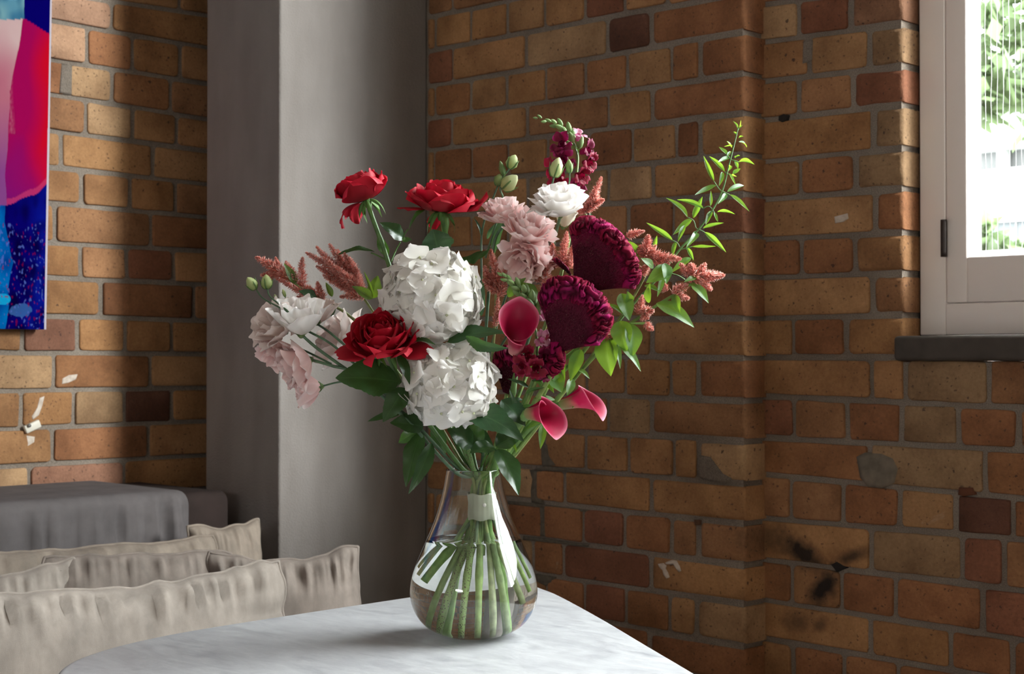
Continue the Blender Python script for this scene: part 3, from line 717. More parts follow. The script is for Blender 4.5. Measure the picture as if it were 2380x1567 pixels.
cushion('sandy beige cushion with a light seam against the sofa back', W(500, 1240, 3.36), .55, .28, .66, .36, .11, M_velvet3, 5, 1.0, .01)
cushion('sandy cushion in the corner by the column, mostly hidden', W(600, 1206, 3.50), .62, .12, .17, .37, .11, M_velvet3, 6, .7, .01)

# ------------------------------------------------------------------ table
x = N('pale_stone'); p = x.pos()
mp = x.n('ShaderNodeMapping'); x.l(p, mp.inputs[0]); mp.inputs['Rotation'].default_value = (0, 0, math.radians(20)); mp.inputs['Scale'].default_value = (1, 2.6, 1)
n1 = x.noise(mp.outputs[0], 7, 7, .68, 1.2); n2 = x.noise(mp.outputs[0], 34, 5, .7, .6)
c = x.ramp(n1, [(.28, (.28, .28, .30)), (.5, (.41, .41, .425)), (.72, (.50, .50, .51))])
c = x.mix(.34, c, x.ramp(n2, [(.3, (.20, .20, .23)), (.7, (.56, .56, .57))]))
b = x.bsdf(Base_Color=c, Roughness=.42, Specular_IOR_Level=.45)
x.set(b, Roughness=x.ramp(n2, [(.3, .36), (.7, .52)])); x.l(x.bump(n2, .0006, .3), b.inputs['Normal']); M_stone = x.m
out_px = [(1252, 1364), (1300, 1383), (1400, 1436), (1500, 1494), (1620, 1565), (1700, 1618)]
ring = [onz(a, b_, TZ) for a, b_ in out_px]
ring += [EYE*0+PV(.33, 1.45, 0)+UPV*TZ, PV(.30, 1.31, 0)+UPV*TZ, PV(.18, 1.25, 0)+UPV*TZ, PV(.0, 1.28, 0)+UPV*TZ, PV(-.25, 1.44, 0)+UPV*TZ, PV(-.45, 1.63, 0)+UPV*TZ, PV(-.555, 1.78, 0)+UPV*TZ]
ring += [onz(a, b_, TZ) for a, b_ in ((128, 1568), (150, 1545), (200, 1522), (300, 1493), (450, 1463), (700, 1424), (950, 1387), (1080, 1367), (1160, 1356), (1215, 1355))]
RC = catmull([ring[-1]]+ring+[ring[0]], 260)
RC = RC[10:]                                           # smooth closed outline
keep = [0]
RC = catmull(ring+[ring[0]], 240)[:-1]
tc = RC.mean(0); n = len(RC)
table = empty('stone_table', (tc[0], tc[1], 0), 'pale grey stone table with rounded corners under the vase', 'table')
rows = []
for (ins, dz) in ((.02, -.03), (.006, -.027), (0, -.021), (0, -.009), (.0015, -.004), (.005, -.001), (.010, 0)):
    dirs = RC-tc; ln = np.linalg.norm(dirs[:, :2], axis=1)[:, None]; q = RC-dirs/ln*ins; q[:, 2] = TZ+dz; rows.append(q)
P = np.array(rows); V = list(P.reshape(-1, 3)); F = grid_faces(len(rows), n, True)
V += [(tc[0], tc[1], TZ), (tc[0], tc[1], TZ-.03)]; k = len(V)-2
F += [((len(rows)-1)*n+i, (len(rows)-1)*n+(i+1) % n, k) for i in range(n)] + [((i+1) % n, i, k+1) for i in range(n)]
me = mesh('table_top', V, F); me.set_sharp_from_angle(angle=math.radians(35)); link('table_top', me, M_stone, table)
V, F = lathe([(.001, .02), (.22, .018), (.235, .006), (.235, 0), (.001, 0)], 48); V = [(a+tc[0], b_+tc[1], c_) for a, b_, c_ in V]
M_blk = simple('black_steel', (.02, .02, .02), .5); link('table_base', mesh('table_base', V, F), M_blk, table)
V, F = tube([(tc[0], tc[1], .015), (tc[0], tc[1], TZ-.03)], .035, 4, 24); link('table_column', mesh('table_column', V, F), M_blk, table)

# ------------------------------------------------------------------ vase
VC = W(1101, 1478, VY); VC.z = TZ+.0006
vase = empty('glass_vase', VC, 'clear pear-shaped glass vase half filled with water on the stone table', 'vase')
outp = [(0, 0), (.030, 0), (.040, .0015), (.053, .006), (.068, .014), (.081, .027), (.090, .044), (.0935, .062), (.0915, .083), (.0845, .106), (.0745, .130), (.0655, .150), (.057, .171), (.0495, .195), (.0445, .215), (.041, .234), (.0395, .2435)]
oc = catmull([(a, 0, b_) for a, b_ in outp], 70)[:, [0, 2]]
wt = .0017
innp = []
T = np.gradient(oc, axis=0); T /= np.linalg.norm(T, axis=1)[:, None]
nrm = np.stack([-T[:, 1], T[:, 0]], 1)
for i in range(len(oc)):
    t = wt+max(0, .0045*(1-oc[i, 1]/.02)) if oc[i, 1] < .02 else wt
    q = oc[i]+nrm[i]*t; innp.append((max(0.0003, q[0]), q[1]))
innp[0] = (.0003, .0062); 
rimc = [(oc[-1, 0]-.0002, oc[-1, 1]+.0006), (oc[-1, 0]-.0008, oc[-1, 1]+.0009), (innp[-1][0]+.0002, oc[-1, 1]+.0006)]
full = [(max(.0003, a), b_) for a, b_ in oc]+rimc+innp[::-1]
V, F = lathe(full, 112); F.append(tuple(range(111, -1, -1))); F.append(tuple(range((len(full)-1)*112, len(full)*112)))
V = [(a+VC.x, b_+VC.y, c_+VC.z) for a, b_, c_ in V]
x = N('clear_glass'); x.bsdf(Base_Color=(.985, 1, .99), Roughness=0.0, IOR=1.46, Transmission_Weight=1.0); M_glass = x.m
me = mesh('vase_glass', V, F); bm = bmesh.new(); bm.from_mesh(me); bmesh.ops.recalc_face_normals(bm, faces=bm.faces); bm.to_mesh(me); bm.free(); me.shade_smooth()
link('vase_glass', me, M_glass, vase)
WL = .1425
wi = [(r_, z_) for r_, z_ in innp if z_ < WL-.002]
rl = np.interp(WL, [z_ for r_, z_ in innp], [r_ for r_, z_ in innp])
e = .0004
wp = [(r_+e, z_-.0002) for r_, z_ in wi]
wp[0] = (.0003, wi[0][1]-.0003)
wp += [(rl+e+.0001, WL+.0002), (rl-.0012, WL-.0003), (rl-.004, WL-.001), (rl*.6, WL-.001), (.0003, WL-.001)]
V, F = lathe(wp, 112); F.append(tuple(range(111, -1, -1))); F.append(tuple(range((len(wp)-1)*112, len(wp)*112)))
V = [(a+VC.x, b_+VC.y, c_+VC.z) for a, b_, c_ in V]
x = N('water'); x.bsdf(Base_Color=(.975, .99, .98), Roughness=0.0, IOR=1.33, Transmission_Weight=1.0); M_water = x.m
me = mesh('water', V, F); bm = bmesh.new(); bm.from_mesh(me); bmesh.ops.recalc_face_normals(bm, faces=bm.faces); bm.to_mesh(me); bm.free(); me.shade_smooth()
link('water', me, M_water, vase)
# ------------------------------------------------------------------ flower kit
M_rose = petal_mat('rose_petal', .22, .55, sheen=.3, bump=.2)
M_lis = petal_mat('lisianthus_petal', .30, .55, bump=.12)
M_hyd = petal_mat('hydrangea_petal', .34, .6, bump=.12)
M_calla = petal_mat('calla_spathe', .2, .42, spec=.3, inner=(.33, .006, .040))
M_cock = col_mat('cockscomb_velvet', .75, sheen=.6, spec=.15)
M_fuzz = petal_mat('celosia_bract', .42, .5)
M_snap = petal_mat('snapdragon_petal', .22, .6, sheen=.2)
M_bud = petal_mat('bud_green', .25, .5)
M_stem = N('stem_green'); x = M_stem
a = x.n('ShaderNodeAttribute', attribute_name='Col').outputs['Color']
x.bsdf(Base_Color=x.mix(1.0, a, x.ramp(x.noise(x.pos(), 90, 4), [(.3, .7), (.7, 1.25)]), 'MULTIPLY'), Roughness=.45); M_stem = x.m
x = N('speckled_stem'); p = x.pos()
v = x.n('ShaderNodeTexVoronoi'); x.set(v, Scale=420.0); x.l(p, v.inputs['Vector'])
a = x.n('ShaderNodeAttribute', attribute_name='Col').outputs['Color']
x.bsdf(Base_Color=x.mix(x.math('LESS_THAN', v.outputs['Distance'], .30), a, (.10, .045, .03)), Roughness=.45); M_spk = x.m
M_roseleaf = leaf_mat('rose_leaf', (.022, .060, .020), (.06, .12, .055), (.07, .15, .05), .28, .28, 8, (.10, .22, .03))
M_hydleaf = leaf_mat('hydrangea_leaf', (.025, .075, .03), (.06, .13, .06), (.09, .18, .07), .25, .38, 7, (.09, .2, .03))
M_celleaf = leaf_mat('celosia_leaf', (.075, .18, .045), (.11, .22, .09), (.16, .27, .10), .34, .40, 9, (.38, .62, .03))
M_vineleaf = leaf_mat('vine_leaf', (.06, .18, .05), (.12, .25, .08), (.22, .34, .18), .42, .3, 3, (.36, .60, .04))
M_lisleaf = leaf_mat('lisianthus_leaf', (.045, .10, .06), (.07, .14, .09), (.08, .15, .09), .25, .45, 2, (.1, .2, .05))
G_ROSE, G_LIS, G_CEL, G_HYD, G_VINE, G_PALE = (.07, .16, .035), (.075, .145, .075), (.17, .28, .07), (.10, .20, .05), (.13, .26, .09), (.32, .42, .18)

def PXW(p):                      # (px, py[, offset in depth from the vase axis])
    return W(p[0], p[1], VY+(p[2] if len(p) > 2 else 0))
BIND = W(1119, 1176, VY)         # where the stems are tied
BR = .0172
slots = []
def slot():
    "next free place in the bunch at the tie"
    k = len(slots); a = k*2.39996; r = BR*.92*math.sqrt((k+.5)/27); slots.append(k)
    return RGT*(r*math.cos(a)) + AWY*(r*math.sin(a))
main_feet = [(-60, -8, 8), (6, -42, 4), (44, -24, 7), (-46, -22, 5), (-16, -38, 4), (26, -36, 4), (57, -4, 44), (-54, 12, 66), (-30, 26, 8), (34, 26, 10), (10, 34, 10), (-10, 30, 12)]
thin_feet = [(r*math.cos(k*2.4), r*math.sin(k*2.4), z) for k, (r, z) in enumerate(((14, 118), (20, 126), (24, 120), (18, 112), (27, 124), (12, 106), (22, 116), (28, 118), (16, 124), (25, 108), (20, 102), (30, 114), (15, 98), (26, 100), (22, 122), (10, 110), (29, 106)))]
thin_feet[0] = (-68, 0, 88); thin_feet[3] = (66, 6, 72); thin_feet[7] = (-62, 12, 74); thin_feet[9] = (60, 16, 54)
fk = [0, 0]
def vase_end(thick):
    k = 0 if thick else 1; L_ = (main_feet, thin_feet)[k]
    b = L_[fk[k] % len(L_)]; fk[k] += 1
    return VC + RGT*(b[0]*.001) + AWY*(b[1]*.001) + UPV*(b[2]*.001+.008)
def stem(root, path, r0, r1, col, mat=None, tie=True, n=72, foot_col=None, name='stem'):
    """path: photo points from the bloom down to near the tie; continues through the tie into the water"""
    P = [PXW(p) if not isinstance(p, Vector) else p for p in path]; m = None
    if tie:
        s = slot(); b = BIND+s; e = vase_end(r1 > .0033)
        P += [b+UPV*.03+(P[-1]-b).normalized()*.012, b, b+(e-b)*.22, e]; 
    k_ = (1.15 if r1 > .0033 else 1.0) if tie else 1.0
    tt = np.linspace(0, 1, n); rr = np.interp(tt, np.linspace(0, 1, 5), [r0, (r0+r1)/2, r1, r1*(1+(k_-1)*.4), r1*k_])
    if tie and r1 > .0033:        # leaf nodes swell the stem here and there
        rs = random.Random(int(r0*1e6)+len(slots))
        for tn in (rs.uniform(.15, .4), rs.uniform(.80, .88), rs.uniform(.9, .97)): rr = rr*(1+.28*np.exp(-((tt-tn)/.010)**2))
    V, F = tube(P, rr, n, 9)
    cl = np.tile(col, (len(V), 1)).astype(float)
    if tie:                      # cut ends turn paler under water
        z = np.array(V)[:, 2]; f = np.clip((BIND.z-.02-z)/.10, 0, 1)[:, None]; fc = np.array(foot_col or (.36, .50, .17))*random.Random(len(slots)).uniform(.75, 1.25)+random.Random(len(slots)+50).choice((0, 0, .10))
        cl = cl*(1-f)+fc*f
        f = np.clip((VC.z+.016-z)/.01, 0, 1)[:, None]; cl = cl*(1-f)+np.array((.55, .58, .38))*f
    return link(name, mesh(name, V, F, True, None, cl), mat or M_stem, root)
def twig(root, path, r0, r1, col, name='side_stem', n=16, mat=None):
    V, F = tube([PXW(p) if not isinstance(p, Vector) else p for p in path], [r0, r1], n, 7)
    return link(name, mesh(name, V, F, True, None, np.tile(col, (len(V), 1))), mat or M_stem, root)
def leaf(root, b, t, wpx, mat, nrm=None, bend=.12, fold=.25, serr=0., wave=.05, peak=.42, twist=0., seed=None, name='leaf', stalk=0., tipk=1.0):
    """blade between two photo points; nrm: the way its upper face looks (right, away, up)"""
    B, T_ = PXW(b) if not isinstance(b, Vector) else b, PXW(t) if not isinstance(t, Vector) else t
    ax = T_-B; L = ax.length; ax.normalize(); r = random.Random(seed if seed is not None else int(b[0]*7+b[1]*3) if not isinstance(b, Vector) else 5)
    nn = PV(*(nrm or (r.uniform(-.2, .35), -.75, r.uniform(.2, .65)))); nn = (nn-ax*nn.dot(ax)).normalized(); sd_ = ax.cross(nn)
    hw = wpx*PX/2; nv, nu = 26, 9; P = np.zeros((nv, nu, 3)); UV = np.zeros((nv, nu, 2)); ph = r.uniform(0, 9)
    for i, v in enumerate(np.linspace(0, 1, nv)):
        wv = (math.sin(pi*min(1, v)**(math.log(.5)/math.log(peak))))**.85 if 0 < v < 1 else 0
        wv *= 1-.25*v*tipk
        if serr and 0 < v < 1: wv *= 1+serr*((v*11) % 1-.5)
        dn = bend*L*math.sin(pi*v)*1.0 - bend*.5*L*v*v
        tw = twist*v; s2 = sd_*math.cos(tw)+nn*math.sin(tw); n2 = nn*math.cos(tw)-sd_*math.sin(tw)
        for j, u in enumerate(np.linspace(-1, 1, nu)):
            q = B+ax*(L*v)+nn*dn+s2*(u*hw*wv)*math.cos(fold*abs(u))+n2*(abs(u)*hw*wv*math.sin(fold)*1.2 + wave*hw*2*abs(u)*math.sin(v*13+ph+(u > 0)*1.7)*wv)
            P[i, j] = q; UV[i, j] = (u, v)
    return link(name, grid(name, P, UV), mat, root)

def bez(p, t):
    a, b, c, d = [np.array(q, float) for q in p]; return a*(1-t)**3+3*b*t*(1-t)**2+3*c*t*t*(1-t)+d*t**3
def bowl_petal(M, th, phi, prof, col0, col1, col2=None, ruf=0., rufn=5., point=.1, seed=0, nu=13, nv=11, base_w=.35, lean=0., curl=0., name='petal', scale=1.0, tipw=.16, rnd=.16):
    "petal as a slice of a bowl turned round the axis; prof is a Bezier of (radius, height)"
    r = random.Random(seed); ph = r.uniform(0, 20)
    P = np.zeros((nv, nu, 3)); C = np.zeros((nv, nu, 3)); UV = np.zeros((nv, nu, 2))
    for i, v in enumerate(np.linspace(0, 1, nv)):
        wv = base_w+(1-base_w)*math.sin(min(1, v/.62)*pi/2)
        if v > .62: wv *= math.sqrt(max(tipw, 1-((v-.62)/.43)**2.4))
        for j, u in enumerate(np.linspace(-1, 1, nu)):
            vv = v*(1-point*u*u-rnd*abs(u)**5)
            q = bez(prof, vv)*scale
            a = th+u*phi*wv
            rr, hh = q
            rf = ruf*v*v*(math.sin(u*rufn+ph)+.6*math.sin(u*rufn*2.3+ph*1.7)*(.4+.6*v))
            rr += rf; hh += rf*.5*math.cos(u*rufn*.7+ph)
            rr += curl*abs(u)**3*v*v; hh -= curl*.8*abs(u)**3*v*v
            P[i, j] = (rr*math.cos(a), rr*math.sin(a), hh+lean*v)
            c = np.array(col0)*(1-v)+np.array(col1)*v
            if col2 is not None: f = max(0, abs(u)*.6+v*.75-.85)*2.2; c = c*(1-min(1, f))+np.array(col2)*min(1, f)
            C[i, j] = c; UV[i, j] = (u, v)
    return grid(name, xf(M, P.reshape(-1, 3)).reshape(P.shape), UV, C)
def lerp_prof(t, profs):
    x_ = t*(len(profs)-1); i = min(int(x_), len(profs)-2); f = x_-i
    return [tuple(np.array(a)*(1-f)+np.array(b)*f) for a, b in zip(profs[i], profs[i+1])]
def rose_bloom(root, base, axis, size, n, seed, open_=1.0, droop=(), xh=(0, 0, 1)):
    M = frame(base, axis, xh); r = random.Random(seed); S = size/.045
    profs = [[(.002, .004), (.010, .012), (.009, .030), (.004, .040)],
             [(.003, .003), (.016, .008), (.013, .028), (.011, .040)],
             [(.003, .002), (.024, .004), (.022, .026), (.021, .040)],
             [(.003, .001), (.034, .001), (.030, .022), (.036, .034)],
             [(.003, .000), (.036, -.004), (.038, .016), (.050, .021)]]
    dark, mid_, edge_red = np.array((.27, .002, .012)), np.array((.43, .004, .019)), np.array((.54, .012, .034))  # red of the petal base, body and edge
    for k in range(n):
        t = (k/(n-1))**.85*open_
        pr_ = [(a*S, b*S) for a, b in lerp_prof(t, profs)]
        phi = (2.0-1.08*t)*r.uniform(.9, 1.12)
        th = k*2.39996+r.uniform(-.25, .25)
        f = r.uniform(.85, 1.15)
        me = bowl_petal(M, th, phi, pr_, dark*f*.8, mid_*f, edge_red*f, ruf=.0009*S*(.5+2*t), rufn=r.uniform(2.5, 5), point=r.uniform(.05, .2), seed=seed*50+k,
                        lean=r.uniform(-.002, .002)*S, curl=S*(.003+.006*t)*r.uniform(.3, 1.3))
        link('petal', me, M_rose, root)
    for (th, prof) in droop:
        me = bowl_petal(M, th, .50, [(a*S, b*S) for a, b in prof], dark*.8, mid_*.9, edge_red*.9, ruf=.002*S, point=.3, seed=seed+int(th*9), curl=.006*S)
        link('petal', me, M_rose, root)
    for k in range(5):                                   # sepals folded back under the bloom
        th = k*1.2566+seed
        pr_ = [(.003*S, .001*S), (.014*S, -.001*S), (.020*S, -.010*S), (.019*S, -.030*S)]
        me = bowl_petal(M, th, .40, pr_, (.10, .20, .05), (.12, .24, .06), None, point=.85, seed=k, nu=5, nv=9, base_w=.9, curl=.001)
        link('sepal', me, M_bud, root)
    V, F = lathe([(.0005, .004), (.0055, .003), (.0065, -.003), (.0045, -.009), (.003, -.012)], 12)
    V = xf(M, np.array(V)*S); link('hip', mesh('hip', V, F, True, None, np.tile((.12, .24, .06), (len(V), 1))), M_bud, root)
def lis_bloom(root, base, axis, size, seed, n=9, tone='pink', open_=1.0, close=0., xh=(0, 0, 1), groups=3):
    "ruffled double lisianthus: blossom (green calyx) > petals"
    M = frame(PXW(base), axis, xh); r = random.Random(seed); S = size
    body, tip, in_ = {'pink': ((.88, .55, .53), (.94, .74, .72), (.95, .84, .83)), 'white': ((.84, .81, .74), (.92, .89, .87), (.93, .86, .85)),
                      'blush': ((.82, .66, .60), (.90, .79, .75), (.92, .83, .80)), 'cream': ((.78, .76, .58), (.88, .85, .76), (.90, .85, .80))}[tone]
    mb = MB()
    V, F = lathe([(.0004, -.09), (.05, -.085), (.10, -.02), (.13, .06), (.12, .10)], 12); V = xf(M, np.array(V)*S); mb.add(V, F, col=(.17, .26, .10))
    bl = link('blossom', mb.make('blossom'), M_bud, root)
    for k in range(5):
        th = k*1.2566+r.random()
        me = bowl_petal(M, th, .3, [(.10*S, 0), (.17*S, .02*S), (.22*S, .12*S), (.30*S, .30*S)], (.12, .22, .07), (.14, .25, .09), None, point=.95, seed=k, nu=4, nv=7, base_w=1.0)
        link('sepal', me, M_bud, bl)
    profs = [[(.05, .06), (.26, .20), (.22, .60), (.24, .96)], [(.06, .04), (.38, .18), (.46, .70), (.58, .98)], [(.06, .02), (.48, .12), (.74, .60), (.86, .80)], [(.06, .0), (.5, .02), (.92, .46), (1.02, .34)]]
    for k in range(n):
        t = (k/(n-1))**.9*open_
        pr_ = [(a*S*(1-close*.5), b*S*(1+close*.35)) for a, b in lerp_prof(t, profs)]
        f = r.uniform(.93, 1.05)
        me = bowl_petal(M, k*2.39996+r.uniform(-.2, .2), (1.75-.75*t)*r.uniform(.9, 1.1), pr_, np.array(body)*f, np.array(tip)*f, np.array(in_)*f,
                        ruf=S*(.05+.06*t), rufn=r.uniform(5, 8), point=r.uniform(-.02, .06), seed=seed*40+k, nu=27, nv=11, curl=S*.05*r.uniform(-.4, .7), tipw=.5)
        link('petal', me, M_lis, bl)
    return bl
def bud(root, b, t, wpx, col=(.36, .46, .16), tipc=(.55, .62, .30), seed=0, sep=True):
    B, T_ = PXW(b), PXW(t); ax = T_-B; L = ax.length; M = frame(B, ax, (0, .3, 1)); r = wpx*PX/2
    V, F = lathe([(.0003, 0), (r*.55, L*.06), (r*.95, L*.28), (r, L*.45), (r*.85, L*.66), (r*.5, L*.86), (r*.12, L*.99), (.0002, L)], 14)
    V = np.array(V); a = np.arctan2(V[:, 1], V[:, 0])+V[:, 2]/L*2.4; V[:, :2] *= (1+.09*np.cos(a*4))[:, None]
    f = np.clip(V[:, 2:3]/L, 0, 1); C = np.array(col)*(1-f)+np.array(tipc)*f
    bo = link('bud', mesh('bud', xf(M, V), F, True, None, C), M_bud, root)
    if sep:
        for k in range(4):
            me = bowl_petal(M, k*pi/2+.4+seed, .35, [(r*.5, 0), (r*1.12, L*.1), (r*1.1, L*.4), (r*1.3, L*.85)], (.10, .19, .06), (.16, .26, .09), None, point=.95, seed=k, nu=4, nv=7, base_w=1.)
            link('sepal', me, M_bud, bo)
    return bo

# hydrangea: shared four-petalled floret meshes
def floret_mesh(seed, size):
    r = random.Random(seed); mb = MB()
    for k in range(4):
        th = k*pi/2+r.uniform(-.18, .18); L = size*r.uniform(.85, 1.1); wd = L*r.uniform(.58, .68); up = r.uniform(-.18, .40); bnd = r.uniform(-.12, .10); fo = r.uniform(-.05, .16); ph = r.uniform(0, 9); nu, nv = 11, 10
        P = []; C = []; UV = []
        for i, v in enumerate(np.linspace(0, 1, nv)):
            wv = math.sin(pi*(.06+.9*v)**.8)**.6
            for j, u in enumerate(np.linspace(-1, 1, nu)):
                vv = v*(1-.13*u*u); rr = L*(.04+.96*vv); s = u*wd*wv
                if v > .8 or abs(u) > .8: s += L*.025*math.sin(u*17+v*15+ph); rr += L*.02*math.sin(u*21+ph)
                h = L*(up*vv*.9 - (.20+bnd)*vv*vv + fo*u*u*wv + .07*math.sin(u*2.6+ph)*v + .05*math.sin(v*4.5+ph+u)*v)
                P.append((rr*math.cos(th)-s*math.sin(th), rr*math.sin(th)+s*math.cos(th), h+k*.0006))
                f = 1-.06*(1-v); C.append((.92*f, .895*f, .835*f+.04*v)); UV.append((u, v))
        mb.add(P, grid_faces(nv, nu), col=C, uv=UV)
    V, F = lathe([(.0002, .004), (.0016, .003), (.002, .0012), (.001, 0)], 8); mb.add(V, F, col=(.72, .74, .52))
    return mb.make('floret')
FL = [floret_mesh(s, .024+.003*(s % 3)) for s in range(12)]
for m_ in FL: m_.materials.append(M_hyd)
def hydrangea(label, c, R, squash, path, seed, n, cover=1.75):
    ctr = PXW(c); root = empty('white_hydrangea', VC+UPV*.01, label, 'flower', 'white hydrangea heads'); r = random.Random(seed)
    axm = PV(-.05, -.35, .94).normalized(); M = frame(ctr, axm)
    for k in range(n):
        f = (k+.5)/n; ca = 1-f*cover; a = k*2.39996; sa = math.sqrt(max(0, 1-ca*ca))
        d = Vector((sa*math.cos(a), sa*math.sin(a), ca)); d = (M.to_3x3() @ d); d += Vector((r.gauss(0, .06), r.gauss(0, .06), r.gauss(0, .06))); d.normalize()
        rad = R*r.uniform(.76, .93); p = ctr+Vector((d.x*rad, d.y*rad, d.z*rad*squash))
        nn = (d+PV(r.gauss(0, .22), r.gauss(0, .22), r.gauss(0, .22))).normalized()
        o = D.objects.new('floret', r.choice(FL)); COL.objects.link(o); o.parent = root
        F_ = frame(p-root.location, nn, (r.uniform(-1, 1), r.uniform(-1, 1), r.uniform(-1, 1))); s = r.uniform(.88, 1.12)*R/.075
        o.matrix_local = F_ @ Matrix.Diagonal((s, s, s, 1))
        if k % 2 == 0:
            V, F = tube([ctr-UPV*R*.35, ctr+(p-ctr)*.6, p], .0009, 6, 5); link('pedicel', mesh('pedicel', V, F, True, None, np.tile((.30, .40, .18), (len(V), 1))), M_stem, root)
    stem(root, [ctr-UPV*R*.35]+path, .0032, .0038, G_HYD, mat=M_spk)
    return root

# callas
def calla(label, base, axis, L, R, tipdir, path, seed=0, flare=1.0, tip=1.0, pink=False, br=.17):
    B = PXW(base); root = empty('calla_lily', VC+UPV*.01, label, 'flower', 'pink calla lilies')
    M = frame(B, axis, tipdir); nt_, ns = 46, 22
    P = np.zeros((ns, nt_, 3)); C = np.zeros((ns, nt_, 3)); UV = np.zeros((ns, nt_, 2))
    lo, hi = np.array((.80, .36, .36) if pink else (.30, .34, .14)), np.array((.34, .010, .055)); rimc_ = np.array((.70, .20, .29)); deep = np.array((.28, .003, .03))
    for j, t in enumerate(np.linspace(-1.10, 1.10, nt_)):
        th = t*pi; ft = math.cos(th*.92)
        for i, s in enumerate(np.linspace(0, 1, ns)):
            top = L*(.80+.20*ft)
            z = top*s
            rr = R*(br+.16*s+(.84-br)*s**3.2*(.62+.38*ft)*flare)
            if abs(t) > .80: rr += (abs(t)-.80)*R*.55*s*(1 if t > 0 else -.75)
            curl = max(0, s-.72)/.28
            tipx = max(0, ft)**5*curl**1.5
            x_ = rr*math.cos(th)+R*.42*tipx*tip; y_ = rr*math.sin(th)*(1-.55*tipx)
            z -= L*.10*curl**2*(.3+.7*max(0, -ft))+L*.06*curl*tipx*tip
            P[i, j] = (x_, y_, z)
            c = lo*(1-min(1, s*2.0))+hi*min(1, s*2.0)
            c = c*(1-max(0, 1-abs(s-.62)/.3)*.5)+deep*max(0, 1-abs(s-.62)/.3)*.5
            if s > .93: c = c*(1-(s-.93)/.07)+rimc_*((s-.93)/.07)
            C[i, j] = c; UV[i, j] = (t, s)
    link('spathe', grid('spathe', xf(M, P.reshape(-1, 3)).reshape(P.shape), UV, C), M_calla, root)
    stem(root, [B]+path, .0045 if pink else R*br, .0042, (.14, .27, .07), foot_col=(.30, .52, .12))
    return root

# feathery celosia
def plume(root, b, t, wpx, seed, n=None, tone=0, bendv=(0, 0)):
    B, T_ = PXW(b), PXW(t); L = (T_-B).length; r = random.Random(seed); mb = MB()
    mid_ = (B+T_)/2+RGT*bendv[0]*PX+UPV*bendv[1]*PX; C = catmull([B, mid_, T_], 30); n = n or int(170+L*6200*wpx/16)
    pal = [np.array((.80, .35, .29)), np.array((.88, .48, .42)), np.array((.95, .68, .62)), np.array((.66, .23, .17))]
    for k in range(n):
        s = (k+.5)/n; i = min(28, int(s*29)); c = Vector(C[i])*(1-(s*29-i))+Vector(C[i+1])*(s*29-i); ax = Vector(C[i+1]-C[i]).normalized()
        a = k*2.39996+r.uniform(-.4, .4); M = frame((0, 0, 0), ax, (.2, .3, .9)).to_3x3(); d = M @ Vector((math.cos(a), math.sin(a), 0))
        rad = 1.45*wpx*PX/2*max(.10, (1-s)**.55*min(1, .55+s*3)); out = (d*.85+ax*r.uniform(.1, .9)+UPV*r.uniform(-.25, .1)).normalized()
        ln = rad*r.uniform(.6, 1.6)+.0012; sdv = out.cross(ax).normalized()*(.0004+ln*.075)
        q = c+d*rad*.12; e = q+out*ln
        cc = pal[r.choice((0, 0, 1, 1, 2, 3))]*(1.0 if tone == 0 else .92)*r.uniform(.85, 1.15)
        m1 = q+out*ln*.55; up_ = ax*.0006
        mb.add([q, m1+sdv, e, m1-sdv, m1+up_], [(0, 1, 4), (1, 2, 4), (2, 3, 4), (3, 0, 4)], col=[cc*.8, cc, np.minimum(cc*1.25, .95), cc, cc])
    V, F = tube(C, [wpx*PX*.09, .0005], 10, 5); mb.add(V, F, col=(.40, .13, .08))
    return tag(link('plume', mb.make('plume', False), M_fuzz, root), kind='stuff')

